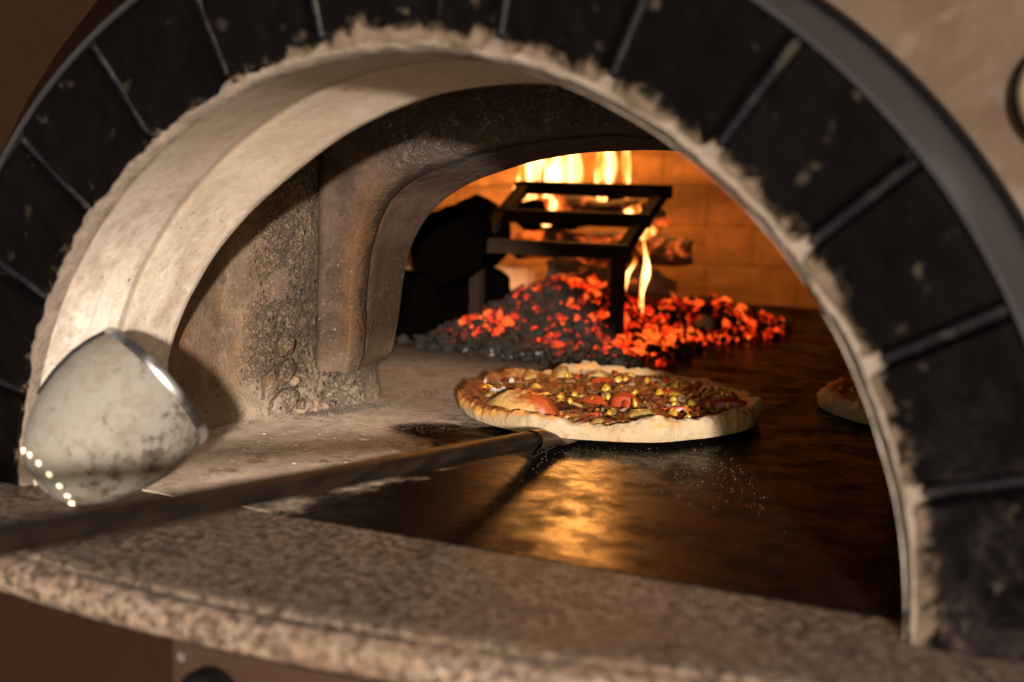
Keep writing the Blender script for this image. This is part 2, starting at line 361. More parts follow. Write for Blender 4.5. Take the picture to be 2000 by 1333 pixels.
# wood, coal, ash, fire
t = NT('burning_wood'); n1 = t.noise(7, 5, .65, .5); n2 = t.noise(18, 4, .6)
g = t.ma('MULTIPLY', t.step(n1, .50, .66), t.step(n2, .35, .6))
M['log'] = t.done(t.mix(n2, (.010, .007, .006), (.07, .04, .025)), .9, t.bump(n2, .8, .02), emit=(1.0, .13, .015), estr=t.ma('MULTIPLY', g, .7))
t = NT('charred_wood'); n1 = t.noise(9, 5, .65, .5)
M['char'] = t.done(t.mix(n1, (.0003, .0003, .0003), (.0016, .0011, .0009)), 1.0, t.bump(n1, .8, .02), spec=.0)
def coal(name, k):
    t = NT(name); n1 = t.noise(55, 5, .7, .3); att = t.n('ShaderNodeAttribute', attribute_name='ember_heat').outputs['Fac']
    hot = t.ma('ADD', att, t.ma('MULTIPLY', t.ma('SUBTRACT', n1, .5), 1.8))
    g = t.step(hot, .45, .95)
    ec = t.mix(t.step(hot, .75, 1.2), (.9, .025, .003), (1.0, .12, .014))
    ash = t.mix(n1, (.006, .005, .0045), (.028, .023, .020))
    return t.done(t.mix(t.step(hot, .1, .4), ash, (.025, .014, .010)), .95, t.bump(n1, .5, .01), spec=.03, emit=ec, estr=t.ma('MULTIPLY', g, k))
M['coal'] = coal('ember_coal', .68)
t = NT('pale_ash'); n1 = t.noise(22, 5, .65)
M['ash'] = t.done(t.mix(n1, (.10, .08, .065), (.28, .24, .20)), .95, t.bump(n1, .6, .01))
t = NT('grey_ash_bed'); n1 = t.noise(22, 5, .65)
M['ashbed'] = t.done(t.mix(n1, (.006, .0045, .004), (.032, .026, .022)), .95, t.bump(n1, .9, .02), spec=.03)

def flame_mat():
    t = NT('flame')
    lw = t.n('ShaderNodeLayerWeight'); lw.inputs['Blend'].default_value = .35
    face = t.ma('SUBTRACT', 1.0, lw.outputs['Facing'])
    h = t.n('ShaderNodeAttribute', attribute_name='rise').outputs['Fac']
    n1 = t.noise(7, 4, .6, .8, stretch=(1.6, 1.6, .35))
    body = t.ma('MULTIPLY', t.step(face, .02, .95), t.step(n1, .28, .66))
    fade = t.step(h, 1.0, .55)
    dens = t.ma('MULTIPLY', body, fade, clamp=True)
    em = t.n('ShaderNodeEmission')
    colr = t.mix(t.step(dens, .15, .85), (1.0, .20, .015), (1.0, .56, .19))
    t.link(colr, em.inputs['Color']); t.put(em.inputs['Strength'], t.mixf(dens, .5, 5.5))
    tr = t.n('ShaderNodeBsdfTransparent'); mx = t.n('ShaderNodeMixShader')
    t.put(mx.inputs[0], t.ma('MULTIPLY', dens, .75)); t.link(tr.outputs[0], mx.inputs[1]); t.link(em.outputs[0], mx.inputs[2])
    t.link(mx.outputs[0], t.out.inputs['Surface'])
    return t.m
M['flame'] = flame_mat()
t = NT('brown_room'); M['room'] = t.done((.012, .0065, .0038), .9, spec=.0)
t = NT('flour_speck'); M['flour'] = t.done((.20, .16, .11), .9)
t = NT('broken_mortar'); n1 = t.noise(30, 5, .7); M['chunk'] = t.done(t.mix(n1, (.07, .05, .034), (.24, .18, .125)), .95, t.bump(n1, .6, .008))
t = NT('fallen_grit'); n1 = t.noise(20, 4, .6); M['grit'] = t.done(t.mix(n1, (.03, .022, .016), (.11, .085, .062)), .95)
t = NT('paved_ground'); n1 = t.noise(2, 4, .6); M['ground'] = t.done(t.mix(n1, (.36, .30, .24), (.48, .41, .34)), .9)

# ------------------------------------------------------------------ object helpers
def prop(o, label=None, cat=None, group=None, kind=None):
    if label: o['label'] = label
    if cat: o['category'] = cat
    if group: o['group'] = group
    if kind: o['kind'] = kind
    return o
def empty(name, loc, label, cat, group=None):
    o = bpy.data.objects.new(name, None); o.location = [c*S for c in loc]
    o.empty_display_size = .05; sc.collection.objects.link(o)
    return prop(o, label, cat, group)
def root_loc(o):
    v = Vector((0, 0, 0))
    while o is not None: v = v + o.location; o = o.parent
    return np.array(v)/S
def mesh(name, V, F, mat, parent=None, smooth_=True, origin=None, attrs=None):
    V = np.asarray(V, float).reshape(-1, 3)
    base = root_loc(parent) if parent is not None else np.zeros(3)
    org = base if origin is None else np.asarray(origin, float)
    me = bpy.data.meshes.new(name)
    me.from_pydata(((V-org)*S).tolist(), [], [tuple(int(i) for i in f) for f in F])
    if mat is not None: me.materials.append(mat)
    me.polygons.foreach_set('use_smooth', [bool(smooth_)]*len(me.polygons))
    for k, a in (attrs or {}).items():
        at = me.attributes.new(k, 'FLOAT', 'POINT'); at.data.foreach_set('value', np.asarray(a, np.float32).ravel())
    me.update(); me.set_sharp_from_angle(angle=math.radians(38)) if smooth_ else None
    o = bpy.data.objects.new(name, me); sc.collection.objects.link(o)
    if parent is not None: o.parent = parent; o.location = [c*S for c in (org-base)]
    else: o.location = [c*S for c in org]
    return o
def gridf(n, m, closeU=False, closeV=False, off=0, flip=False):
    F = []
    for i in range(n if closeU else n-1):
        for j in range(m if closeV else m-1):
            a, b = i*m+j, ((i+1) % n)*m+j
            c_, d = ((i+1) % n)*m+(j+1) % m, i*m+(j+1) % m
            F.append((a+off, d+off, c_+off, b+off) if flip else (a+off, b+off, c_+off, d+off))
    return F
class Acc:
    def __init__(s): s.V = []; s.F = []; s.n = 0; s.A = {}
    def add(s, V, F, **at):
        V = np.asarray(V, float).reshape(-1, 3)
        s.V.append(V); s.F += [tuple(i+s.n for i in f) for f in F]; s.n += len(V)
        for k, a in at.items(): s.A.setdefault(k, []).append(np.broadcast_to(np.asarray(a, float), (len(V),)))
        return s
    def build(s, name, mat, parent=None, smooth_=True, origin=None):
        return mesh(name, np.concatenate(s.V), s.F, mat, parent, smooth_, origin, {k: np.concatenate(v) for k, v in s.A.items()})
def box(c, h, rot=None, bev=0.0):
    c = np.array(c, float); h = np.array(h, float)
    if bev <= 0:
        V = np.array([[x, y, z] for x in (-1, 1) for y in (-1, 1) for z in (-1, 1)], float)*h
        F = [(0, 1, 3, 2), (4, 6, 7, 5), (0, 4, 5, 1), (2, 3, 7, 6), (0, 2, 6, 4), (1, 5, 7, 3)]
    else:
        V = []; idx = {}
        for sx in (-1, 1):
            for sy in (-1, 1):
                for sz in (-1, 1):
                    for ax in range(3):
                        p = np.array([sx, sy, sz])*(h-bev); p[ax] += bev*(sx, sy, sz)[ax]
                        idx[sx, sy, sz, ax] = len(V); V.append(p)
        V = np.array(V); F = []
        for ax in range(3):
            o1, o2 = (ax+1) % 3, (ax+2) % 3
            for s_ in (-1, 1):
                q = []
                for a, b in ((-1, -1), (1, -1), (1, 1), (-1, 1)):
                    k = [0, 0, 0]; k[ax] = s_; k[o1] = a; k[o2] = b; q.append(idx[(*k, ax)])
                F.append(tuple(q) if s_ > 0 else tuple(q[::-1]))
            for a in (-1, 1):
                for b in (-1, 1):
                    k0 = [0, 0, 0]; k0[o1] = a; k0[o2] = b
                    kA = list(k0); kA[ax] = -1; kB = list(k0); kB[ax] = 1
                    q = (idx[(*kA, o1)], idx[(*kB, o1)], idx[(*kB, o2)], idx[(*kA, o2)])
                    F.append(q if a*b > 0 else q[::-1])
        for sx in (-1, 1):
            for sy in (-1, 1):
                for sz in (-1, 1):
                    q = tuple(idx[sx, sy, sz, a] for a in range(3)); F.append(q if sx*sy*sz > 0 else q[::-1])
    if rot is not None: V = V @ np.array(rot).T
    return V+c, F
def frame(d):
    d = np.array(d, float); d /= np.linalg.norm(d)
    a = np.cross(d, [0, 0, 1.0]) if abs(d[2]) < .95 else np.cross(d, [1.0, 0, 0])
    a /= np.linalg.norm(a); return a, np.cross(d, a), d
def tube(pts, rr, n=12, cap=True, sq=1.0):
    pts = np.array(pts, float); m = len(pts); rr = np.broadcast_to(rr, (m,)); V = []
    a, b, _ = frame(pts[-1]-pts[0])
    for p, r_ in zip(pts, rr):
        for k in range(n):
            th = 2*math.pi*k/n; V.append(p + r_*(math.cos(th)*a*sq + math.sin(th)*b))
    F = gridf(m, n, closeV=True, flip=True)
    if cap: F += [tuple(range(n)), tuple(range((m-1)*n, m*n))[::-1]]
    return V, F
ICO = None
def rock(c, r_, sd, sq=(1, 1, 1), rough=.35):
    global ICO
    if ICO is None:
        import bmesh
        bm = bmesh.new(); bmesh.ops.create_icosphere(bm, subdivisions=2, radius=1)
        V = np.array([v.co[:] for v in bm.verts]); F = [tuple(v.index for v in f.verts) for f in bm.faces]
        bm.free(); bm = bmesh.new(); bmesh.ops.create_icosphere(bm, subdivisions=1, radius=1)
        V1 = np.array([v.co[:] for v in bm.verts]); F1 = [tuple(v.index for v in f.verts) for f in bm.faces]; bm.free()
        ICO = (V, F, V1, F1)
    V, F = ICO[0], ICO[1]
    d = 1+rough*vnoise(V+sd*3.7, 1.1, sd)+rough*.5*vnoise(V+sd, 2.6, sd+5)
    return np.array(c)+V*d[:, None]*np.array(sq)*r_, F
def pebble(c, r_, sd, sq=(1, 1, 1)):
    rock((0, 0, 0), 1, 0) if ICO is None else None
    V, F = ICO[2], ICO[3]
    d = nrg.uniform(.65, 1.2, len(V))
    return np.array(c)+V*d[:, None]*np.array(sq)*r_, F
def resample(P, n):
    P = np.array(P, float); d = np.r_[0, np.cumsum(np.linalg.norm(np.diff(P, axis=0), axis=1))]
    t = np.linspace(0, d[-1], n)
    # Catmull-like smoothing by cubic Hermite over arc length
    m = np.gradient(P, d, axis=0); i = np.clip(np.searchsorted(d, t, 'right')-1, 0, len(d)-2)
    h = (d[i+1]-d[i])[:, None]; u = ((t-d[i])[:, None])/h
    return ((2*u**3-3*u**2+1)*P[i]+(u**3-2*u**2+u)*h*m[i]+(-2*u**3+3*u**2)*P[i+1]+(u**3-u**2)*h*m[i+1])

# ================================================================== THE SETTING
gz = -2.35
mesh('ground', [[-30, -30, gz], [30, -30, gz], [30, 30, gz], [-30, 30, gz]], [(0, 1, 2, 3)], M['ground'])['kind'] = 'structure'
V, F = box((-1, 4.9, 1.2), (9, .1, 3.6))
mesh('wall', V, F, M['room'], smooth_=False)['kind'] = 'structure'
# ================================================================== THE OVEN
oven = empty('pizza_oven', (0, 0, 0), 'wood fired pizza oven with an arch of black stones round its glowing mouth', 'pizza oven')
RO = 1.283
jd = [180.5, 168.0, 155.0, 141.84, 128.7, 115.5, 102.4, 87.6, 80.7, 67.5, 54.4, 41.2, 28.1, 14.9, -.6]
for bi in range(len(jd)-1):
    g0 = .015 if 0 < bi else .0; g1 = .015 if bi+1 < len(jd)-1 else .0
    if bi+1 == 7: g1 = .008
    if bi == 7: g0 = .008
    nu, nv = 22, 18
    prof = []          # v: inner back -> inner front -> face -> outer front -> outer back
    rv = np.r_[1.014, 1.011, np.linspace(1.009, RO-.012, nv), RO-.004, RO-.004]
    yv = np.r_[.26, .05, np.full(nv, .0), .03, .26]
    G = np.zeros((nu, len(rv), 3))
    for i, u in enumerate(np.r_[0, 0, np.linspace(0.03, .97, nu-4), 1, 1]):
        for j in range(len(rv)):
            th0 = math.radians(jd[bi])-g0/rv[j]; th1 = math.radians(jd[bi+1])+g1/rv[j]
            th = th0+(th1-th0)*u
            y = yv[j]
            if i in (0, nu-1): y = .26
            elif i in (1, nu-2): y = max(y, .016)
            if 1 < j < len(rv)-2:
                e = min((rv[j]-1.007)/.02, (RO-.01-rv[j])/.02, 1.0); e = max(e, 0)
                y += .012*(1-e)**2
            G[i, j] = (rv[j]*math.cos(th), y, rv[j]*math.sin(th))
    Pn = G.reshape(-1, 3)
    d = fbm(Pn*[1, .2, 1], 7, 5, bi*11, .6)*.020 + fbm(Pn*[1, .2, 1], 30, 2, bi)*.006
    fm = (Pn[:, 1] < .06)
    rr_ = np.hypot(Pn[:, 0], Pn[:, 2])
    Pn[:, 1] += np.where(fm, d, 0)
    side = fbm(Pn, 14, 4, 90+bi)*.014*smooth(1.30, 1.05, rr_)
    Pn[:, 0] += Pn[:, 0]/rr_*side; Pn[:, 2] += Pn[:, 2]/rr_*side
    Pn[:, 2] = np.maximum(Pn[:, 2], .001)
    mesh('arch_stone', Pn, gridf(nu, len(rv), flip=True), M['stone'], oven)
# joint bed between and behind the stones
th = np.radians(np.linspace(180, 0, 200)); rv = np.array([1.03, 1.05, 1.12, 1.2, 1.274]); V = []
for a in th:
    for r_ in rv: V.append((r_*math.cos(a), .085, max(r_*math.sin(a), .0005)))
V = np.array(V); V[:, 1] += fbm(V, 12, 4, 5)*.008
mesh('joint_bed', V, gridf(len(th), len(rv), flip=True), M['joint'], oven)
for a in jd[1:-1]:
    a = math.radians(a); er = np.array([math.cos(a), 0, math.sin(a)]); et = np.array([-math.sin(a), 0, math.cos(a)]); V = []
    for k in range(26):
        r_ = 1.035+(RO-.004-1.035)*k/25; rd = .0105*(1 if 0 < k < 25 else .3)
        for j_ in range(10):
            b_ = math.pi*(j_/9); V.append(er*r_+et*rd*math.cos(b_)+np.array([0, .034-rd*1.3*math.sin(b_), 0]))
        V += [er*r_-et*rd+np.array([0, .09, 0]), er*r_+et*rd+np.array([0, .09, 0])]
    V = np.array(V); V += (fbm(V, 25, 3, 17)*.0016)[:, None]
    mesh('joint_strip', V, gridf(26, 12, closeV=True), M['strip'], oven)
# ragged mortar lip round the opening
th = np.radians(np.linspace(180, 0, 700)); cs = [(1.040, .05), (1.032, .022), (1.025, .008), (1.017, .000), (1.009, -.003), (1.001, .006), (.994, .03), (.991, .06)]
V = np.array([[(r_*math.cos(a), y, r_*math.sin(a)) for r_, y in cs] for a in th])
q = V.copy(); rr_ = np.hypot(q[..., 0], q[..., 2])
wgt = np.array([0, 1, 1.2, 1, .8, .6, .3, .0])
big = fbm(q*[1, .3, 1], 9, 5, 33, .6)*.019*wgt; fine = fbm(q, 45, 3, 37)*.006*wgt
q[..., 0] += q[..., 0]/rr_*(big*.75+fine); q[..., 2] += q[..., 2]/rr_*(big*.75+fine); q[..., 1] += fbm(q, 11, 4, 41)*.016*wgt+.004*wgt
q[..., 2] = np.maximum(q[..., 2], .001)
mesh('mortar_lip', q, gridf(len(th), len(cs), flip=True), M['mortar'], oven)
# sheet metal rim and its dark beads
def ring(name, prof, mat, n=120, parent=oven, a0=180, a1=0):
    th = np.radians(np.linspace(a0, a1, n))
    V = [[(r_*math.cos(a), y, r_*math.sin(a)) for r_, y in prof] for a in th]
    return mesh(name, V, gridf(n, len(prof), flip=True), mat, parent)
ring('metal_rim', [(RO-.006, .05), (RO-.006, .012), (RO-.002, .007), (RO+.003, .007), (RO+.007, .012), (RO+.008, .03), (RO+.014, .06), (RO+.020, .30)], M['rim'])
ring('rim_bead', [(RO+.021, .27), (RO+.034, .262), (RO+.038, .275), (RO+.036, .30)], M['trim'])

# mouth lining: pale refractory band up to the worn lip
N = 420; th = np.linspace(math.pi, 0, N)
lipP = [(-.965, .0), (-.975, .10), (-.972, .215), (-.93, .33), (-.862, .445), (-.735, .592), (-.56, .737), (-.42, .82), (-.155, .917), (.04, .938), (.20, .92)]
lipP = lipP + [(.08-x, z) for x, z in lipP[-4::-1]]
lip = resample(lipP, N)
circ = lambda r_: np.stack([r_*np.cos(th), r_*np.sin(th)], 1)
def sup(a, b, e=5.0, cx=0.0):
    c_, s_ = np.cos(th), np.sin(th); k = (np.abs(c_/a)**e+np.abs(s_/b)**e)**(-1/e)
    return np.stack([cx+k*c_, k*s_], 1)
# resample every profile along arc length so that rings line up
ar = lambda P: resample(P[::6] if len(P) > 200 else P, N)
prof = []
def addp(P, y): prof.append(np.stack([P[:, 0], np.full(len(P), y), P[:, 1]], 1))
c1 = circ(.990)
for y, f_ in ((.02, 0), (.08, 0), (.14, .0), (.20, 0), (.243, 0), (.249, 0)): addp(c1*(1-.026*y), y)
a_ = circ(.9815)
for y, k in ((.255, 0), (.30, .15), (.36, .38), (.42, .65), (.47, .88), (.49, .97)): addp(a_*(1-k)+lip*k, y)
for y, k in ((.500, 1.006), (.506, 1.016), (.512, 1.03)): addp(lip*k, y)
addp(lip*1.07, .515)
G = np.array(prof)
sc_ = fbm(G, 4, 4, 61)*.006
rr_ = np.hypot(G[..., 0], G[..., 2])+1e-6
G[..., 0] += G[..., 0]/rr_*sc_; G[..., 2] += G[..., 2]/rr_*sc_; G[..., 2] = np.maximum(G[..., 2], .0)
mesh('mouth_lining', G, gridf(len(G), N), M['lining'], oven)

# inner wall and vault, between the lip and the inner arch
prof = []
W0 = sup(1.030, 1.02, 3.2); W1 = sup(.915, .99, 8); lw_ = lip*1.06
for y, P in ((.514, lip*1.055), (.54, None), (.57, None), (.60, W0), (.66, W0), (.72, W0), (.78, W0)):
    if P is None: k = (y-.514)/(.60-.514); P = lip*1.055*(1-k)+W0*k
    addp(P, y)
for y in (.83, .87, .91, .95, .98, 1.01, 1.04, 1.07, 1.10):
    k = float(smooth(.74, 1.06, np.array(y))); k = k*k*.35+k*.65; addp(W0*(1-k)+W1*k, y)
G = np.array(prof); 
# refine along y for real relief
yi = np.linspace(0, len(G)-1, 60); i0 = np.clip(yi.astype(int), 0, len(G)-2); fr = (yi-i0)[:, None, None]
G = G[i0]*(1-fr)+G[i0+1]*fr
rr_ = np.hypot(G[..., 0], G[..., 2])+1e-6
pitm = smooth(.72, 1.0, G[..., 1])
dd = fbm(G, 6, 5, 71)*.007+pitm*(np.minimum(fbm(G, 24, 4, 77, .65), .15))*.022
edge_fill = smooth(.22, .0, G[..., 2])*smooth(.5, .7, G[..., 1])      # mortar fillet along the floor
G[..., 0] += G[..., 0]/rr_*dd-np.sign(G[..., 0])*edge_fill**3*.035*(1+.5*fbm(G, 8, 3, 75))
G[..., 2] += G[..., 2]/rr_*dd*smooth(.02, .2, G[..., 2])
mesh('inner_wall', G, gridf(len(G), N), M['wall'], oven)

# cast inner arch (door frame of the chamber)
Fp = [(-.785, .118), (-.768, .18), (-.763, .27), (-.760, .36), (-.745, .465), (-.715, .555), (-.68, .612), (-.628, .656), (-.503, .710), (-.32, .765), (-.15, .795), (.03, .803)]
Bp = [(-.835, .108), (-.800, .135), (-.783, .19), (-.762, .335), (-.735, .45), (-.689, .533), (-.64, .583), (-.576, .628), (-.401, .701), (-.158, .75), (.03, .763)]
mir = lambda P: P+[(.06-x, z) for x, z in P[-2::-1]]
A = 360
Fq, Bq = resample(mir(Fp), A), resample(mir(Bp), A)
Oq = [(-.905, .120), (-.905, .30), (-.905, .50), (-.900, .68), (-.88, .84), (-.80, .97), (-.62, 1.03), (-.3, 1.045), (0.03, 1.05)]
Oq = resample(mir(Oq), A)
rows, edge = [], []
def addr(P, y, e): rows.append(np.stack([P[:, 0], np.full(A, y) if np.isscalar(y) else y, P[:, 1]], 1)); edge.append(np.full(A, e))
out_ = lambda k: Oq*(1-k)+Fq*k
addr(out_(-.12), 1.10, 0)
for k, y in ((-.02, 1.088), (.03, 1.068), (.09, 1.052), (.16, 1.042), (.24, 1.037)): addr(out_(k), y, 0)
for k in np.linspace(.28, .80, 22): addr(out_(k), 1.037+.010*(k-.28), k)
for k in np.linspace(.82, 1.0, 10): addr(out_(k), 1.0424+.0556*((k-.82)/.18)**2.4, k*.98)
for k in np.linspace(.04, .96, 22): addr(Fq*(1-k)+Bq*k, 1.10+.19*k, max(0, .9-k*3))
addr(Bq, 1.300, 0)
for k, y in ((1.02, 1.312), (1.06, 1.318), (1.25, 1.32), (1.55, 1.32)): addr(np.stack([Bq[:, 0]*k, Bq[:, 1]*k], 1), y, 0)
G = np.array(rows); Ed = np.array(edge)
inner = Fq[None]*0
soot_m = smooth(.50, .66, G[..., 2]+.42*G[..., 0])
amp = .002+.010*soot_m*(G[..., 1] < 1.09)+.008*(np.abs(Ed-.95) < .06)
G[..., 1] += fbm(G, 20, 4, 81, .65)*amp
nz = fbm(G, 28, 3, 85)*.0035*(Ed > .5)+fbm(G, 6, 2, 86)*.004; rr_ = np.hypot(G[..., 0], G[..., 2])
G[..., 0] += G[..., 0]/rr_*nz; G[..., 2] += G[..., 2]/rr_*nz
nb = fbm(G[:, 0]*[1, 1, 0]*3, 14, 3, 88)*.012
for c0 in (0, A-1):   # close the hanging foot of each jamb
    G[:, c0, 2] += fbm(G[:, c0], 22, 3, 89)*.008
rws = len(G); Vv = G.reshape(-1, 3); Fx = gridf(rws, A)
ea = Ed.reshape(-1); extra = []
for c0, sg in ((0, 1), (A-1, -1)):
    idx = [i*A+c0 for i in range(rws-3)]
    b0 = len(Vv); cen = Vv[idx].mean(0); cen[2] += .012
    mids = [(Vv[i]+cen)/2+[0, 0, .004] for i in idx]
    Vv = np.concatenate([Vv, mids, [cen]]); ea = np.concatenate([ea, np.full(len(idx)+1, .5)])
    ci = len(Vv)-1
    for k in range(len(idx)):
        k2 = (k+1) % len(idx)
        q1 = (idx[k], idx[k2], b0+k2, b0+k); q2 = (b0+k, b0+k2, ci)
        Fx += [q1, q2] if sg > 0 else [q1[::-1], q2[::-1]]
mesh('inner_arch', Vv, Fx, M['arch'], oven, attrs={'edge': ea})

# footing block below each jamb, set back from the casting
for sg in (-1, 1):
    ft = np.array([(-.960, .90), (-.935, .97), (-.910, 1.030), (-.884, 1.082), (-.856, 1.135), (-.832, 1.182), (-.838, 1.24), (-.85, 1.31), (-1.0, 1.33)])
    if sg > 0: ft[:, 0] = .06-ft[:, 0]
    zs = np.linspace(0, .135, 10); ft = resample(ft, 46)
    G = np.array([[(x, y, z) for x, y in ft] for z in zs])
    G[..., 0] -= sg*(.018*(1-G[..., 2]/.14)**3)*(-1) * -1
    G[..., :2] += (fbm(G, 13, 4, 95)*.005)[..., None]
    mesh('jamb_footing', G, gridf(len(zs), len(ft), flip=sg > 0), M['wall'] if sg > 0 else M['wall'], oven)

# chamber: brick courses and dome
CX, CY, CR = -.10, 2.48, 1.36
zc = [0, .165, .33, .495, .66]
for r_i in range(4):
    z0, z1 = zc[r_i]+.001, zc[r_i+1]-.001
    nb_ = 17; off = .5*(r_i % 2)
    for b in range(nb_):
        A0 = math.radians(-50+(b+off)*280/nb_)+.0015; A1 = math.radians(-50+(b+1+off)*280/nb_)-.0015
        pr = rnd.uniform(-.003, .003); V = []
        for s_ in range(5):
            a = A0+(A1-A0)*s_/4
            for R_, z in ((CR+.10, z0), (CR+pr+.0035, z0), (CR+pr, z0+.0035), (CR+pr, z1-.0035), (CR+pr+.0035, z1), (CR+.10, z1)):
                V.append((CX+R_*math.cos(a), CY+R_*math.sin(a), z))
        F = gridf(5, 6)+[(0, 1, 2, 3, 4, 5), tuple(range(24, 30))[::-1]]
        mesh('fire_brick', V, F, M['firebrick'], oven, smooth_=False)
V = []
for k, (rr, z) in enumerate([(CR+.02, 0), (CR+.02, .66), (CR, .662), (CR-.04, .80), (CR-.15, .95), (CR-.35, 1.10), (CR-.65, 1.22), (CR-1.0, 1.28), (.01, 1.30)]):
    for s_ in range(64):
        a = math.radians(-56+s_*292/63); V.append((CX+rr*math.cos(a), CY+rr*math.sin(a), z))
V = np.array(V); nr_ = 9
mesh('dome', V, gridf(nr_, 64, flip=True), M['dome'], oven)
# shell closing the space round the inner arch, and the outer front
def plate_with_hole(name, y, r_in, xa, xb, zb, mat, prof=None, thick=.02):
    n = 96; th = np.linspace(math.pi, 0, n); V = []
    for a in th:
        ix, iz = (r_in*math.cos(a), r_in*math.sin(a)) if prof is None else prof(a)
        dx, dz = math.cos(a), max(math.sin(a), 1e-4)
        k = (RO+.012 if mat is M['front'] else 1.5) if dx < -.15 else min((xb/dx) if dx > 1e-6 else 1e9, (xa/dx) if dx < -1e-6 else 1e9, zb/dz)
        V += [(ix, y, iz), (k*dx, y, k*dz), (k*dx, y+thick, k*dz), (ix, y+thick, iz)]
    return mesh(name, V, gridf(n, 4, closeV=True, flip=True), mat, oven, smooth_=False)
plate_with_hole('front_plate', .30, RO+.01, -1.12, 3.2, 2.6, M['front'])
plate_with_hole('chamber_front', 1.33, 1, -1.5, 1.5, 1.5, M['dome'], prof=lambda a: (.03+1.0*math.cos(a), .92*math.sin(a)))
# outer insulated shell
V, F = [], []
for y in (.32, 4.2):
    for s_ in range(33):
        a = math.pi*s_/32; V.append((1.75*math.cos(a)+.2, y, 1.55*math.sin(a)))
F = gridf(2, 33)+[tuple(range(33, 66))]
mesh('oven_shell', V, F, M['cabinet'], oven)

# thermometer on the right of the front
g = mesh('thermometer_bezel', *tube([(1.180, .30, .955), (1.180, .25, .955), (1.180, .235, .955)], [.105, .105, .095], 40), M['chrome'], oven)
b = mesh('dial_face', *tube([(1.180, .234, .955), (1.180, .231, .955)], [.080, .080], 40), M['dial'], g, smooth_=False)
mesh('bezel_ring', *tube([(1.180, .299, .955), (1.180, .29, .955)], [.118, .118], 40), M['trim'], g)

# hearth tiles (rows run across the mouth, joints as in the floor)
tiles = []
def tile(poly, z=0.0, nm='hearth_tile'):
    poly = np.array(poly, float); c = poly.mean(0); q = poly+(c-poly)/np.linalg.norm(c-poly, axis=1)[:, None]*.0065
    q2 = poly+(c-poly)/np.linalg.norm(c-poly, axis=1)[:, None]*.0072; n = len(poly)
    V = [(x, y, z-.08) for x, y in q]+[(x, y, z-.0006) for x, y in q]+[(x, y, z) for x, y in q2]
    F = gridf(3, n, closeV=True)+[tuple(range(2*n, 3*n))]
    mesh(nm, V, F, M['hearth'], oven, smooth_=False)
y1l, y1r = 1.045, .60     # first joint, skewed: runs from the left footing towards the mouth's right
def yj(x): return .925-.24*(x+.45)*.5
xs = [-1.06, 1.06]
tile([(-1.06, .118), (1.06, .118), (1.5, 1.74), (-.13, 1.785), (-.13, .86), (-.4, .911), (-.7, .962), (-1.06, 1.07)])
tile([(-1.06, 1.07), (-.7, .962), (-.4, .911), (-.13, .86), (-.13, 1.785), (-1.5, 1.84)])
tile([(-1.5, 1.84), (-.455, 1.80), (-.273, 2.62), (-1.5, 2.66)])
tile([(-.455, 1.80), (.66, 1.77), (.55, 2.59), (-.273, 2.62)])
tile([(.66, 1.77), (1.5, 1.75), (1.5, 2.56), (.55, 2.59)])
tile([(-1.5, 2.66), (-.273, 2.62), (-.36, 3.42), (-1.4, 3.44)])
tile([(-.273, 2.62), (.55, 2.59), (.62, 3.40), (-.36, 3.42)])
tile([(.55, 2.59), (1.5, 2.56), (1.4, 3.38), (.62, 3.40)])
tile([(-1.2, 3.44), (1.2, 3.39), (1.0, 3.9), (-1.0, 3.9)])
V, F = box((0, 2.0, -.10), (1.6, 1.9, .03)); mesh('hearth_bed', V, F, M['gap'], oven, smooth_=False)
V, F = box((0, 2.0, -.0157), (1.58, 1.87, .0152)); mesh('joint_sand', V, F, M['gap'], oven, smooth_=False)

# broken mortar at the foot of the left wall, with its cracks
def shard(pts, c, lift, nm='mortar_chunk'):
    n = len(pts); a = Acc(); P = np.array(pts, float); cc = P.mean(0); nrm = np.array([.80, -.55, .22]); nrm /= np.linalg.norm(nrm)
    V = np.concatenate([P-nrm*.03, P+nrm*lift*.75, (P*.82+cc*.18)+nrm*lift, [cc+nrm*lift*1.15]])
    V = V+fbm(V, 30, 3, 7)[:, None]*.006
    F = gridf(3, n, closeV=True)+[(2*n+i, 2*n+(i+1) % n, 3*n) for i in range(n)]
    mesh(nm, V, F, M['wall'], oven, smooth_=False)
def wp(s_, z):   # point on the curving foot of the wall
    return np.array([-.935+.13*s_, .885+.25*s_, z])
for pl, lf in (([(0, .012), (.17, .008), (.27, .03), (.29, .06), (.20, .085), (.10, .07), (.02, .05)], .020),
               ([(.10, .085), (.20, .10), (.28, .135), (.22, .165), (.12, .15), (.06, .11)], .016),
               ([(-.06, .06), (.0, .065), (.08, .09), (.04, .14), (-.06, .12)], .010),
               ([(.10, .17), (.24, .18), (.26, .215), (.16, .24), (.08, .21)], .014),
               ([(.30, .02), (.38, .015), (.40, .035), (.33, .045)], .010)):
    shard([wp(a, z) for a, z in pl], None, lf)

for k, (x, y, z, r_) in enumerate(((-.905, .995, .018, .030), (-.880, 1.030, .012, .018), (-.930, .955, .012, .017), (-.915, 1.015, .060, .020), (-.870, 1.055, .008, .011), (-.925, .985, .090, .016))):
    V, F = rock((x, y, z), r_, 60+k, (1, 1, .85), .5); V = V+(fbm(V, 40, 3, 7)*.004)[:, None]
    mesh('mortar_chunk', V, F, M['chunk'], oven, smooth_=False)

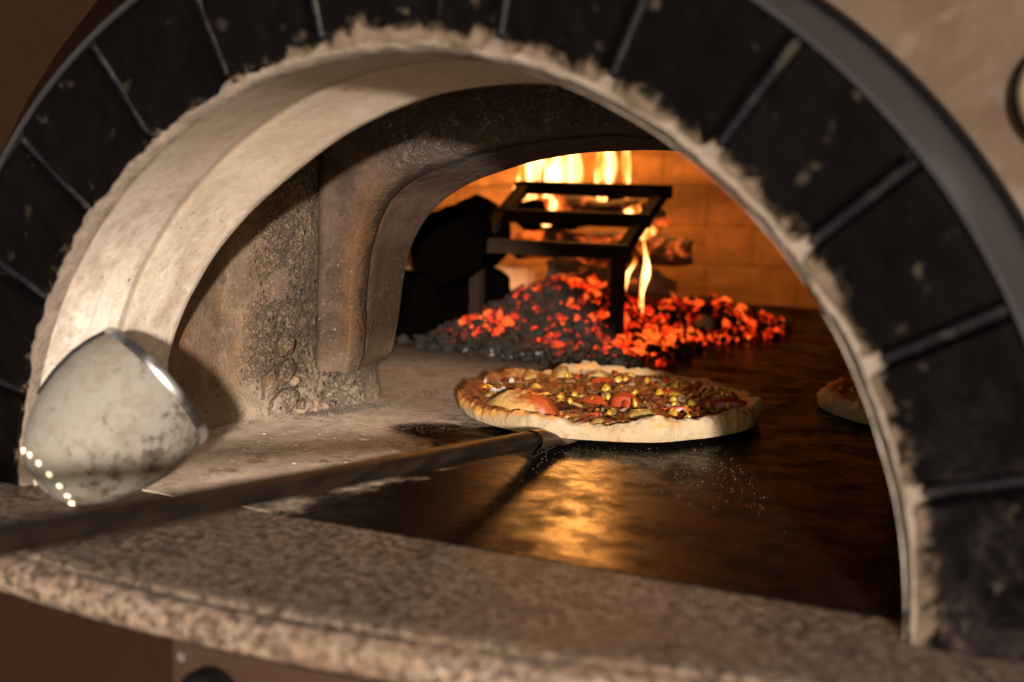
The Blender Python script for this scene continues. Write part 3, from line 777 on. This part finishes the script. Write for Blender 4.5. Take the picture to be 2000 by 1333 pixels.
# ================================================================== COUNTER
ctr = empty('granite_counter', (0, -.2, -.1), 'speckled granite counter with a rounded front edge in front of the oven mouth', 'counter')
xs = np.linspace(-2.6, 3.4, 240)
def fy(x): return -.435+.165*np.maximum(np.abs(x+.15), 0)**2/(1+.25*np.abs(x+.15)**2)
edge_prof = [(0, 0), (.35, 0), (.7, 0), (.86, 0), (.935, 0), (.952, -.004), (.962, -.009), (.972, -.006)]
V = []
for x in xs:
    yb, yf = .112, float(fy(x)); yf = min(yf, .08)
    row = [(x, yb, -.085), (x, yb, 0)]+[(x, yb+(yf-yb)*k, z) for k, z in edge_prof]
    for a in np.linspace(70, -90, 9):
        row.append((x, yf+.012-.040*math.cos(math.radians(a)), -.045+.039*math.sin(math.radians(a))))
    row.append((x, yb, -.0845)); V.append(row)
V = np.array(V); V[..., 2] += fbm(V, 9, 3, 12)*.0012
mesh('granite_slab', V, gridf(len(xs), V.shape[1], closeV=True), M['granite'], ctr)
cab = empty('oven_base', (0, .2, -2.3), 'brown metal cabinet below the granite counter carrying the oven', 'cabinet')
V = []
for x in np.linspace(-1.5, 3.0, 60):
    yy = float(min(fy(x), .05))+.075; V.append([(x, yy, -.087), (x, yy, -.12), (x, yy+.01, -.13), (x, yy+.01, gz), (x, 3.8, gz), (x, 3.8, -.12)])
mesh('cabinet_body', V, gridf(60, 6), M['cabinet'], cab, smooth_=False)
V = []; xp = np.linspace(-.292, .9, 30)
for x in xp:
    yy = float(fy(x))+.060; V.append([(x, yy+.03, -.112), (x, yy, -.114), (x, yy, -.60), (x, yy+.03, -.602)])
pn = mesh('control_panel', V, gridf(30, 4)+[(0, 1, 2, 3)], M['panel'], cab, smooth_=False)
kx = -.195; ky = float(fy(kx))+.06
mesh('panel_knob', *tube([(kx, ky+.01, -.205), (kx, ky-.05, -.205), (kx, ky-.06, -.205)], [.062, .055, .045], 28), M['trim'], pn)
mesh('panel_screw', *tube([(-.268, float(fy(-.268))+.07, -.140), (-.268, float(fy(-.268))+.053, -.140)], [.011, .009], 12), M['chrome'], pn)

# ================================================================== LAMP SHADE
nose = CAM+3.44*(fwd+rt*(78-1000)/3117.6-up*(972-666.5)/3117.6)
ax = .70*rt+.655*up+.36*fwd; ax /= np.linalg.norm(ax)
a_, b_, _ = frame(ax)
pf = [(.004, .026), (.0, .030), (.002, .046), (.012, .066), (.03, .089), (.055, .110), (.09, .132), (.13, .149), (.18, .162), (.23, .1685), (.262, .1680), (.295, .1640), (.318, .1575)]
def lathe(pf, n=56):
    V = []
    for h_, r_ in pf:
        for k in range(n):
            q = 2*math.pi*k/n; V.append(nose+ax*h_+(math.cos(q)*a_+math.sin(q)*b_)*r_)
    return np.array(V), gridf(len(pf), n, closeV=True)
V, F = lathe(pf); zmin = V[:, 2].min(); lift = np.array([0, 0, .004-zmin]) if zmin < .004 else np.zeros(3)
nose = nose+lift
base_pt = nose*1.0; base_pt[2] = 0
shade = empty('enamel_lamp_shade', base_pt, 'worn white enamel bell shaped lamp shade tipped beside the left of the mouth', 'lamp shade')
V, F = lathe(pf); V = V+(fbm(V, 6, 3, 3)*.002)[:, None]*ax
me = mesh('shade_shell', V, F, M['enamel'], shade)
mesh('shade_lining', *lathe([(h_+.004, r_-.005) for h_, r_ in pf][::-1]), M['enamel'], shade)
mesh('shade_rim', *lathe([(.312, .1560), (.313, .1625), (.319, .1655), (.329, .1655), (.335, .1620), (.334, .155), (.319, .152)]), M['shaderim'], shade)
mesh('cable_hole', *lathe([(.001, .0305), (.012, .024), (.03, .020)]), M['gap'], shade)
mesh('hole_cap', *lathe([(.03, .020), (.031, .0005)]), M['gap'], shade)
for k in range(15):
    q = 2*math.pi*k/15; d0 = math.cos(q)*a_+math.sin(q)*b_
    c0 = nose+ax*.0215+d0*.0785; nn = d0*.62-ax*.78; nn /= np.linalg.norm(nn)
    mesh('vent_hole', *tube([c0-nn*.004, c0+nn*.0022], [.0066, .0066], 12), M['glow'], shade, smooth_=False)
# dark wire bail lying along the shell
pts = []
for s_ in np.linspace(0, 1, 12):
    h_ = .325-.20*s_; r_ = np.interp(h_, [p[0] for p in pf[1:]], [p[1] for p in pf[1:]])+.004
    # direction on the shell facing up and to the left of the camera
    dv = -.70*rt+.60*up-.46*fwd; dv = dv-ax*np.dot(dv, ax); dv /= np.linalg.norm(dv)
    dw = np.cross(ax, dv); an = .10+.22*s_
    pts.append(nose+ax*h_+(dv*math.cos(an)-dw*math.sin(an))*r_)
mesh('wire_bail', *tube(pts, .0042, 8), M['trim'], shade)

# ================================================================== PEEL
peel = empty('pizza_peel', (-.134, .95, 0), 'long round handled pizza peel sliding its steel blade under the front pizza', 'pizza peel')
P1 = np.array([-.134, .933, .038]); hd = np.array([.121, -1.389, .202]); hd /= 1.0
n_ = 40; ts = np.linspace(0, 3.3, n_)
pts = [P1+hd*t_ for t_ in ts]
rr = [.0235+.0005*min(t_, 2) for t_ in ts]
rr[0] = .012; rr[1] = .0245
a = Acc(); V, F = tube(pts, rr, 24); V = np.array(V); V += (fbm(V, 8, 3, 21)*.0016)[:, None]*np.array([.6, 0, .8])
a.add(V, F); a.build('handle', M['wood'], peel)
# flattened steel tongue between handle and blade
V = []
pc = [(P1+hd*.055, .030, .0275), (P1+hd*.025, .031, .027), (P1+hd*.0, .034, .024), (P1-hd*.025, .038, .016), (P1-hd*.05, .046, .008), (P1-hd*.10, .065, .004), (P1-hd*.17, .12, .003)]
for k, (c0, wx, wz) in enumerate(pc):
    c0 = c0.copy(); c0[2] = max(c0[2]-.002, .010) if k < 4 else .012
    for s_ in range(20):
        q = 2*math.pi*s_/20; V.append(c0+np.array([wx*math.cos(q), .16*wx*math.cos(q), wz*math.sin(q)]))
mesh('tongue', V, gridf(len(pc), 20, closeV=True, flip=True), M['steel'], peel)
PC = np.array([-.17, 1.47])
V = []
for r_, z in ((.001, .0135), (.36, .0135), (.372, .012), (.372, .009), (.36, .008), (.001, .008)):
    for s_ in range(48):
        q = 2*math.pi*s_/48; V.append((PC[0]+r_*math.cos(q)*.95, PC[1]+r_*math.sin(q), z))
mesh('blade', V, gridf(6, 48, closeV=True), M['steel'], peel)

# ================================================================== PIZZA
def rimz(q, sd): return vnoise(np.stack([np.cos(q)*1.3, np.sin(q)*1.3, 0*q+sd], -1), 2.0, sd)
def pizza(cx, cy, R, z0, sd, label, bakedir):
    pz = empty('pizza', (cx, cy, z0), label, 'pizza', 'pizzas on the oven floor')
    nq = 420; q = np.linspace(0, 2*math.pi, nq, endpoint=False)
    n0 = rimz(q, sd); n1 = vnoise(np.stack([np.cos(q), np.sin(q), 0*q+9+sd], -1), 4.0, sd+3); n2 = vnoise(np.stack([np.cos(q), np.sin(q), 0*q+4+sd], -1), 9.0, sd+7)
    Rq = R*(1+.020*n0+.010*n1+.004*n2)
    rimw = .046+.012*n1+.005*n2; rh = .046+.012*n0+.008*n1+.004*n2-.010*smooth(.2, .9, np.sin(q))
    cs = [(-1.0, .0), (-.45, .0), (-.18, .001), (-.06, .05), (0.0, .24), (.02, .42), (-.03, .62), (-.12, .80), (-.26, .94), (-.42, 1.0), (-.58, .99), (-.74, .90), (-.90, .74), (-1.05, .56), (-1.25, .46), (-1.5, .42)]
    G = np.zeros((nq, len(cs), 3)); bk = np.zeros((nq, len(cs)))
    for j, (s_, h_) in enumerate(cs):
        r_ = Rq+s_*rimw*(1.0 if j > 1 else 2.5)
        G[:, j] = np.stack([cx+r_*np.cos(q), cy+r_*np.sin(q), z0+h_*rh], 1)
        d_ = np.cos(q-bakedir)
        bk[:, j] = np.clip(.75*smooth(.45, 1.0, d_)*(.4+.6*smooth(.2, .8, np.array(h_)))+.55*(h_ > .9)*smooth(-.3, .8, d_)+.40*(j >= 11)+.35*smooth(.2, .8, n1)*(h_ > .5), 0, 1.2)
    wj = np.array([0, 0, .1, .4, .7, .9, 1, 1.2, 1.4, 1.5, 1.5, 1.4, 1.2, .8, .4, 0])
    side = (fbm(G, 12, 5, sd+8, .65)*.017+np.abs(fbm(G, 26, 3, sd+9))*.006)*wj
    G[..., 2] += side*(G[..., 2] > z0+.004); G[..., 0] += np.cos(q)[:, None]*side; G[..., 1] += np.sin(q)[:, None]*side
    mesh('crust', G, gridf(nq, len(cs), closeU=True), M['crust'], pz, attrs={'bake': bk})
    rs = np.linspace(0.02, 1, 80); G = np.zeros((nq, len(rs), 3))
    for j, s_ in enumerate(rs):
        r_ = (Rq-rimw*.95)*s_
        G[:, j] = np.stack([cx+r_*np.cos(q), cy+r_*np.sin(q), z0+.026+0*q], 1)
    hh = fbm(G*[1, 1, 0], 9, 5, sd+20, .65)*.018+np.abs(fbm(G*[1, 1, 0], 22, 4, sd+25))*.020
    G[..., 2] += hh
    mesh('sauce', G, gridf(nq, len(rs), closeU=True)+[tuple(i*len(rs) for i in range(nq))], M['sauce'], pz)
    def put(V, F, x, y, z, ang, tilt, roll_, nm, mt):
        V = np.array(V)
        for (c_, s_), ax_ in (((math.cos(roll_), math.sin(roll_)), 1), ((math.cos(tilt), math.sin(tilt)), 0), ((math.cos(ang), math.sin(ang)), 2)):
            Rm = {0: [[1, 0, 0], [0, c_, -s_], [0, s_, c_]], 1: [[c_, 0, s_], [0, 1, 0], [-s_, 0, c_]], 2: [[c_, -s_, 0], [s_, c_, 0], [0, 0, 1]]}[ax_]
            V = V @ np.array(Rm).T
        mesh(nm, V+[x, y, z], F, M[mt], pz)
    def chunk(x, y, z, L, W_, H_, ang, tilt, nm, mt, s2, rg=.42):
        V, F = rock((0, 0, 0), 1, s2+3, (L, W_, H_), rg); put(V, F, x, y, z, ang, tilt, (s2 % 7-3)*.08, nm, mt)
    def wedge(x, y, z, L, W_, T, ang, tilt, nm, mt, s2):
        # a cut wedge: curved skin outside, flat cut faces inside
        n_, V, F = 13, [], []
        for i_ in range(n_):
            a_1 = math.pi*i_/(n_-1); cx_ = -math.cos(a_1)*L; ry = math.sin(a_1)**.7
            for (u_, v_) in ((0, 0), (.5, .62), (.95, .70), (1.0, .35), (.86, -.25), (.45, -.35)):
                V.append((cx_, (u_-.5)*W_*ry*2+.12*W_*math.sin(3*a_1+s2), v_*T*ry))
        V = np.array(V); V = V+(vnoise(V*40+s2, 1.0, s2)*.0022)[:, None]
        F = gridf(n_, 6, closeV=True)+[tuple(range(6))[::-1], tuple(range((n_-1)*6, n_*6))]
        put(V, F, x, y, z, ang, tilt, 0, nm, mt)
    def curl(x, y, z, L, T, ang, nm, mt, s2):
        # thin curled strip (pepper, onion, shred of ham)
        n_ = 9; V = []
        b_1 = 1.0+(s2 % 5)*.35
        for i_ in range(n_):
            u_ = (i_/(n_-1)-.5)*b_1; px_, py_ = L*math.sin(u_)/max(b_1*.5, .3), L*.6*(1-math.cos(u_))
            for dx, dz in ((-T, 0), (-T*.7, T*2.2), (T*.7, T*2.4), (T, 0)): V.append((px_, py_+dx, dz+.004*math.sin(i_+s2)))
        F = gridf(n_, 4, closeV=True)+[(0, 1, 2, 3), tuple(range((n_-1)*4, n_*4))[::-1]]
        put(V, F, x, y, z, ang, .1*(s2 % 5-2), 0, nm, mt)
    return pz, chunk, wedge, curl
Z0 = .0145
pz, chunk, wedge, curl = pizza(PC[0], PC[1], .432, Z0, 4, 'large pizza with tomato, corn and cheese on the peel blade', math.radians(205))
zt = Z0+.034
for k, (x, y, L, W_, T, a_1, tl) in enumerate([(-.435, 1.36, .060, .016, .028, .0, .5), (-.53, 1.395, .030, .014, .02, .4, .3), (-.105, 1.425, .042, .024, .046, .15, .3), (-.18, 1.385, .045, .018, .030, -.2, .6),
        (.165, 1.56, .056, .018, .034, .35, .5), (-.030, 1.61, .034, .014, .030, .2, .4), (-.27, 1.66, .036, .018, .030, .5, .2), (.05, 1.43, .048, .010, .018, .4, .9), (-.10, 1.235, .040, .011, .018, .2, .8),
        (.11, 1.345, .034, .010, .016, .7, .7), (-.40, 1.50, .03, .014, .02, 2.0, .3), (.0, 1.71, .03, .014, .026, .3, .4), (-.27, 1.45, .034, .012, .016, 2.6, .6), (.19, 1.42, .024, .010, .014, 1.0, .6)]):
    wedge(x, y, zt-.012, L, W_, T, a_1, tl, 'tomato_piece', 'tomato', k)
for k, (x, y, r_, h_) in enumerate([(-.262, 1.335, .013, 1.0), (-.225, 1.318, .009, 2.4), (.125, 1.292, .0135, 1.1), (-.060, 1.395, .009, 2.8), (-.062, 1.585, .015, 1.2), (-.225, 1.58, .014, 1.0), (-.24, 1.71, .017, 1.0), (-.13, 1.57, .012, 1.0), (-.09, 1.30, .010, 1), (.06, 1.52, .012, 1)]):
    chunk(x, y, zt-.004, r_, r_*.8, r_*h_, k*.7, .2*(k % 3-1), 'corn_kernel', 'corn', k, .18)
for k, (x, y, L, W_, H_) in enumerate([(.015, 1.262, .056, .036, .040), (-.065, 1.150, .034, .016, .018), (-.42, 1.70, .036, .028, .034), (-.49, 1.62, .032, .026, .028), (-.33, 1.77, .034, .026, .030), (.13, 1.66, .026, .02, .02), (.07, 1.185, .022, .012, .012), (-.24, 1.79, .03, .02, .022), (-.47, 1.33, .03, .02, .014)]):
    chunk(x, y, zt-.012, L, W_, H_, -.4+k, 0, 'cheese_lump', 'cheese', k*3, .38)
for k, (x, y, L, W_, H_) in enumerate([(-.345, 1.60, .026, .018, .024), (-.185, 1.47, .014, .012, .024), (-.08, 1.27, .020, .010, .014), (-.21, 1.205, .032, .012, .012), (.155, 1.325, .024, .012, .018), (-.10, 1.70, .032, .014, .018), (-.18, 1.66, .014, .010, .034), (.02, 1.55, .018, .012, .014), (-.44, 1.27, .026, .014, .012), (-.15, 1.77, .03, .014, .014), (-.02, 1.79, .024, .012, .014)]):
    chunk(x, y, zt-.008, L*.85, W_*.8, H_*.8, .5*k, .2, 'onion_piece', 'onion', k*5, .75)
r2 = random.Random(4)
for k in range(235):
    q = r2.uniform(0, 2*math.pi); d_ = .385*math.sqrt(r2.random()); x, y = PC[0]+d_*math.cos(q), PC[1]+d_*math.sin(q)
    if (x+.315)**2/.0121+(y-1.205)**2/.0056 < 1: continue
    c_ = r2.random(); a_1 = r2.uniform(0, 3.14); z = zt-.009+r2.uniform(-.006, .005)
    if c_ < .30: chunk(x, y, z, r2.uniform(.008, .022), r2.uniform(.006, .013), r2.uniform(.004, .012), a_1, r2.uniform(-.6, .6), 'meat_crumble', 'meat', k % 60, .5)
    elif c_ < .46: curl(x, y, z, r2.uniform(.014, .032), r2.uniform(.0025, .005), a_1, 'pepper_strip', r2.choice(['olive', 'tomato', 'olive']), k)
    elif c_ < .62: curl(x, y, z, r2.uniform(.014, .034), r2.uniform(.002, .004), a_1, 'onion_strip', 'onion', k)
    elif c_ < .74: chunk(x, y, z, r2.uniform(.010, .024), r2.uniform(.008, .014), r2.uniform(.004, .010), a_1, r2.uniform(-.4, .4), 'cheese_lump', 'cheese', k % 60, .5)
    elif c_ < .82: chunk(x, y, z, .010, .008, r2.uniform(.008, .012), a_1, r2.uniform(-.4, .4), 'corn_kernel', 'corn', k % 60, .2)
    elif c_ < .92: wedge(x, y, z-.006, r2.uniform(.012, .026), r2.uniform(.006, .010), r2.uniform(.010, .018), a_1, r2.uniform(-.6, .6), 'tomato_piece', 'tomato', k)
    else: chunk(x, y, z, r2.uniform(.012, .026), r2.uniform(.010, .02), r2.uniform(.003, .006), a_1, r2.uniform(-.5, .5), 'mushroom_slice', 'olive', k % 60, .35)
for k in range(46):
    q = r2.uniform(0, 2*math.pi); d_ = .36*math.sqrt(r2.random()); x, y = PC[0]+d_*math.cos(q), PC[1]+d_*math.sin(q)
    if (x+.315)**2/.0121+(y-1.205)**2/.0056 < 1: continue
    if k % 2: chunk(x, y, zt+.001, .011, .009, .011, q, .2, 'corn_kernel', 'corn', k, .2)
    else: wedge(x, y, zt-.006, r2.uniform(.016, .028), .010, r2.uniform(.016, .024), q, r2.uniform(-.3, .6), 'pepper_piece', 'corn' if k % 4 else 'tomato', k)
# white torn crumbs standing on the left of the topping
for k, (x, y, r_) in enumerate(((-.475, 1.345, .016), (-.455, 1.34, .013), (-.555, 1.44, .016), (-.50, 1.50, .012))):
    chunk(x, y, zt+.004, r_*.75, r_*.3, r_*.8, k, .3, 'cheese_flake', 'flake', k*7, .95)
# blistered bubble at the front left of the rim
nq_, nr_ = 72, 30; V = []; bk = []
bc = np.array([-.318, 1.200])
for i in range(nr_):
    s_ = i/(nr_-1)
    for k in range(nq_):
        q = 2*math.pi*k/nq_
        x = bc[0]+.120*s_*math.cos(q)*(1+.1*math.cos(2*q+1)); y = bc[1]+.080*s_*math.sin(q)
        V.append((x, y, Z0+.008+.074*(1-s_**2)**.8*(1-.25*s_*math.cos(q-2.4)))); bk.append(.36+.80*(math.cos(q-math.radians(30)))*s_+.30*(1-s_))
V = np.array(V); f_ = fbm(V, 11, 5, 51, .6); V[:, 2] += f_*.030; V[:, 0] += f_*.012
mesh('dough_bubble', V, gridf(nr_, nq_, closeV=True, flip=False), M['bubble'], pz, attrs={'bake': np.array(bk)})
# pizza further back on the right, mostly behind the arch
pz2, chunk, wedge, curl = pizza(.69, 2.06, .395, .002, 11, 'second pizza half hidden behind the right side of the arch', math.radians(100))
for k in range(60):
    q = r2.uniform(0, 2*math.pi); d_ = .34*math.sqrt(r2.random()); x, y = .69+d_*math.cos(q), 2.06+d_*math.sin(q)
    if k % 3 == 0: wedge(x, y, .026, r2.uniform(.02, .04), .012, .02, q, .4, 'tomato_piece', 'tomato', k)
    elif k % 3 == 1: chunk(x, y, .032, r2.uniform(.012, .03), .014, .012, q, .2, 'cheese_lump', 'cheese', k, .45)
    else: chunk(x, y, .032, r2.uniform(.012, .024), .012, .010, q, .2, 'meat_crumble', 'meat', k, .5)

# ================================================================== GRATE, LOGS, EMBERS, FIRE
gr = empty('log_grate', (-.78, 2.45, 0), 'black iron log grate with slanting bars standing in the fire', 'fire grate')
xl, xr = -1.085, -.535; yb0, zb0, yt0, zt0 = 2.41, .340, 2.80, .525
def bar(p, q, w_, h_, nm):
    p, q = np.array(p, float), np.array(q, float); d = q-p; L = np.linalg.norm(d)/2; a1_, b1_, d1_ = frame(d)
    R_ = np.stack([a1_, b1_, d1_], 1); mesh(nm, *box((p+q)/2, (w_, h_, L), R_, .003), M['iron'], gr, smooth_=False)
sl_ = np.array([0, yt0-yb0, zt0-zb0])
for x in (xl, xr):
    bar((x, yb0, -.0), (x, yb0, zb0+.01), .024, .020, 'leg')
    bar((x, yb0, zb0), (x, yt0, zt0), .022, .020, 'side_bar')
for k, hw in ((0.0, .022), (.50, .017), (1.0, .026)):
    c0 = np.array([0, yb0, zb0])+sl_*k
    bar((xl-.035, c0[1], c0[2]-.006), (xr+.035, c0[1], c0[2]+.012), hw, .025, 'cross_bar')
def log_(c, d, L, r_, mat, label, sd):
    a = Acc(); d = np.array(d, float); d /= np.linalg.norm(d); pts = [np.array(c)+d*L*t_ for t_ in np.linspace(-1, 1, 12)]
    V, F = tube(pts, [r_*(.80 if i in (0, 11) else 1) for i in range(12)], 22)
    V = np.array(V); V += fbm(V, 7, 5, sd, .65)[:, None]*.055*np.array([.7, .5, .8])+fbm(V, 9, 4, sd+5, .65)[:, None]*.03*np.array([1, 0, -.6])
    o = a.add(V, F).build('firewood_log', mat, None, True, origin=(c[0], c[1], 0)); prop(o, label, 'log', 'logs burning on the grate'); return o
log_((-1.19, 2.50, .335), (-.16, 1, .05), .24, .135, M['char'], 'charred log lying end on above another at the left of the grate', 1)
log_((-1.22, 2.42, .115), (.22, 1, .0), .26, .125, M['char'], 'charred log at the bottom left of the grate under a second one', 21)
log_((-.80, 2.92, .30), (1, .12, .02), .34, .060, M['log'], 'split log burning lengthwise low behind the grate bars', 2)
log_((-.82, 2.86, .435), (1, -.10, .03), .30, .050, M['log'], 'upper split log lying flat below the flames', 3)
log_((-.98, 3.02, .415), (.5, 1, .1), .28, .060, M['char'], 'charred split log poking out behind the upper left of the grate', 4)
log_((-.72, 2.80, .20), (1, .35, -.10), .24, .045, M['log'], 'slanting log glowing between the legs of the grate', 5)
def mound(x, y):
    return (.190*np.exp(-(((x+.82)/.32)**2+((y-2.72)/.34)**2))+.085*np.exp(-(((x+.42)/.20)**2+((y-3.10)/.20)**2))
            + .03*np.exp(-(((x+1.15)/.2)**2+((y-2.4)/.25)**2)) + .045*np.exp(-(((x+.72)/.32)**2+((y-2.28)/.22)**2)))
# ash and char underneath
gx, gy = np.meshgrid(np.linspace(-1.42, -.05, 130), np.linspace(2.0, 3.6, 130), indexing='ij')
gzv = mound(gx, gy)-.010; P = np.stack([gx, gy, gzv], -1); P[..., 2] += fbm(P, 14, 4, 14)*.018-.006
fall = smooth(.0, .03, mound(gx, gy)-.004); P[..., 2] = P[..., 2]*fall-.02*(1-fall)
prop(mesh('ash_bed', P, gridf(130, 130), M['ashbed']), 'grey and black ash heap under the glowing embers', 'ash', kind='stuff')
em = Acc(); cnt = 0; solo = []
while cnt < 8000:
    x = nrg.normal(-.80, .27); y = nrg.normal(2.62, .30)
    if nrg.random() < .22: x = nrg.normal(-.42, .18); y = nrg.normal(3.10, .12)
    if nrg.random() < .05: x = nrg.normal(-1.22, .12); y = nrg.normal(2.45, .15)
    m_ = float(mound(x, y))
    if m_ < .010 or x < -1.32 or x > -.06 or (x-CX)**2+(y-CY)**2 > 1.30**2: continue
    r_ = float(nrg.uniform(.005, .012)) if nrg.random() < .80 else float(nrg.uniform(.012, .027))
    # hotter towards the fire, cold and ashy at the front edge
    tt = smooth(2.06, 2.30, np.array(y+.10*fbm(np.array([[x, y, 0.]]), 6, 2)[0]))
    clus = float(fbm(np.array([[x, y, 1.]]), 5.5, 3, 3)[0])
    heat = float(np.clip((nrg.uniform(.0, 1.0)**1.9*1.15)*float(tt)+.9*clus*float(tt)+.16*(x > -.6)*(y > 2.7)-.45*float(smooth(-.98, -1.10, np.array(x)) if False else 1-smooth(-1.12, -.96, np.array(x))), 0, 1.2))
    z = m_+nrg.uniform(-.2, .6)*r_
    V, F = pebble((x, y, z), r_, cnt, tuple(nrg.uniform(.7, 1.15, 3)))
    if r_ > .0235 and len(solo) < 70 and y < 3.1: solo.append(((x, y, z), r_, heat, cnt))
    else: em.add(V, F, ember_heat=heat)
    cnt += 1
prop(em.build('ember_bed', M['coal'], None, False), 'heap of small orange glowing embers below the log grate', 'embers', kind='stuff')
for (c0, r_, heat, sd) in solo:
    V, F = rock(c0, r_, sd, (1, .9, .8), .45)
    o = mesh('coal', V, F, M['coal'], None, True, origin=c0, attrs={'ember_heat': np.full(len(V), heat)})
    prop(o, 'lump of coal lying among the glowing embers', 'coal', 'larger coals in the ember heap')
for (x, y, r_) in ((-.86, 2.07, .024), (-.80, 2.09, .018), (-.93, 2.06, .014), (-.75, 2.12, .014), (-.70, 2.13, .020), (-.90, 2.13, .016), (-.65, 2.16, .012), (-.96, 2.10, .012)):
    V, F = rock((x, y, r_*.6), r_, int(x*-1000), (1, .9, .8), .5)
    prop(mesh('ash_lump', V, F, M['ash'], None, True, origin=(x, y, 0)), 'pale lump of ash on the hearth at the front of the embers', 'ash lump', 'pale ash lumps in front of the embers')
V, F = rock((-.375, 2.86, .04), .045, 5, (.8, .8, 1), .4)
prop(mesh('ash_lump', V, F, M['ash'], None, True, origin=(-.375, 2.86, 0)), 'big rounded ashy coal at the right end of the embers', 'ash lump')

# flames
def flame(base, H, w0, lean, sd, label, flat=.35):
    n, m = 34, 20; V = []; rise = []
    for i in range(n):
        t_ = i/(n-1); ww = w0*(max(math.sin(math.pi*min(t_*.85+.13, 1)), 0)**.8)*(1-.55*t_)*(1+.35*math.sin(t_*13+sd*1.7))
        cx_ = base[0]+lean*t_+min(.045, w0*.9)*math.sin(t_*6.0+sd)*min(1, t_*2); cy_ = base[1]+.03*math.sin(t_*4+sd*2)*t_
        for k in range(m):
            q = 2*math.pi*k/m; V.append((cx_+ww*math.cos(q), cy_+ww*flat*math.sin(q), base[2]+H*t_)); rise.append(t_)
    V = np.array(V); V[:, 0] += vnoise(V*[1, 1, .6], 6, sd)*.022; V[:, 1] += vnoise(V, 7, sd+2)*.015
    o = mesh('flame', V, gridf(n, m, closeV=True), M['flame'], None, True, origin=base, attrs={'rise': np.array(rise)})
    prop(o, label, 'flame', 'flames of the wood fire')
flame((-1.13, 2.90, .42), .72, .095, .03, 1, 'broad pale yellow flame at the left of the fire', .4)
flame((-1.04, 2.98, .42), .78, .080, -.02, 8, 'tall white hot flame second from the left', .5)
flame((-.95, 2.88, .42), .66, .078, .05, 3, 'bright flame in the middle of the wide sheet', .4)
flame((-.80, 2.90, .42), .60, .044, -.05, 6, 'thin curling flame standing apart right of the wide sheet', .6)
flame((-.705, 2.92, .44), .52, .018, -.01, 2, 'thinnest flame at the right of the curling one', .6)
flame((-.565, 2.74, .09), .34, .017, .0, 5, 'small wavy flame rising beside the right leg of the grate', .8)
flame((-.64, 2.72, .12), .20, .022, .02, 9, 'short flame licking between the lower bars of the grate', .8)
flame((-.60, 2.75, .36), .16, .040, .02, 7, 'small bright flame seen through the upper right of the grate', .8)
flame((-1.00, 2.78, .38), .16, .030, .02, 12, 'small bright flame seen through the upper left of the grate', .8)

# ================================================================== CRUMBS AND FLOUR
cr = [(-.580, .798, .012), (-.652, .633, .0085), (-.70, .66, .006), (-.60, .70, .005), (-.78, .55, .006), (-.55, .66, .004), (-.52, .80, .004), (-.66, .78, .005), (-.72, .80, .004),
      (-.60, .50, .005), (-.74, .44, .006), (-.62, .86, .004), (-.84, .72, .006), (-.50, .58, .004), (-.69, .50, .004), (-.80, .64, .004), (-.46, .74, .004)]
for i, (x, y, r_) in enumerate(cr):
    V, F = rock((x, y, r_*.35), r_*.75, i+4, (1.2, .9, .45), .7)
    o = mesh('crumb', V, F, M['crumb'], None, False, origin=(x, y, 0))
    prop(o, 'largest white flake lying on the dusty hearth left of the peel' if i == 0 else 'small white crumb scattered on the dusty hearth left of the peel', 'crumb', None if i == 0 else 'white crumbs on the hearth')
fl = Acc(); rock((0, 0, 0), 1, 0)
for k in range(1500):
    if k < 950: x, y = nrg.normal(.18, .33), 1.02+nrg.normal(0, .17)
    else: x, y = nrg.uniform(-.62, -.30), nrg.normal(1.02, .07)
    if x > .9 or (x-PC[0])**2+(y-PC[1])**2 < .43**2 or abs(y-.95) > .5: continue
    r_ = nrg.uniform(.0004, .0010)
    V = np.array([(x-r_, y-r_, 0.0006), (x+r_, y-r_, .0006), (x, y+r_, .0006), (x, y, .0006+r_*1.6)]); fl.add(V, [(0, 1, 3), (1, 2, 3), (2, 0, 3)])
prop(fl.build('flour_dust', M['flour'], None, False), 'fine pale flour specks scattered on the dark hearth before the pizza', 'flour', kind='stuff')
for i, (x, y, r_) in enumerate(((.235, 1.50, .006), (.52, 1.60, .007), (.46, 1.58, .004))):
    V, F = rock((x, y, r_*.6), r_, i+40, (1, 1, .8), .4)
    prop(mesh('burnt_crumb', V, F, M['gap'], None, True, origin=(x, y, 0)), ['black burnt crumb touching the right tip of the front pizza', 'larger black crumb on the hearth near the second pizza', 'smaller black crumb on the hearth near the second pizza'][i], 'crumb')
# grit fallen at the footing of the left jamb
gt = Acc()
for k in range(420):
    t_ = nrg.random(); x = -.90+.13*t_+abs(nrg.normal(0, .03)); y = .98+.28*t_-abs(nrg.normal(0, .02)); r_ = nrg.uniform(.0015, .0055)
    gt.add(*pebble((x, y, r_*.5), r_, k))
for k in range(260):
    x = -.80+.4*nrg.random()**2; y = 1.22+.5*nrg.random(); r_ = nrg.uniform(.001, .0035); gt.add(*pebble((x, y, r_*.4), r_, k))
prop(gt.build('mortar_grit', M['grit'], None, False), 'loose mortar grit on the hearth at the foot of the left jamb', 'grit', kind='stuff')
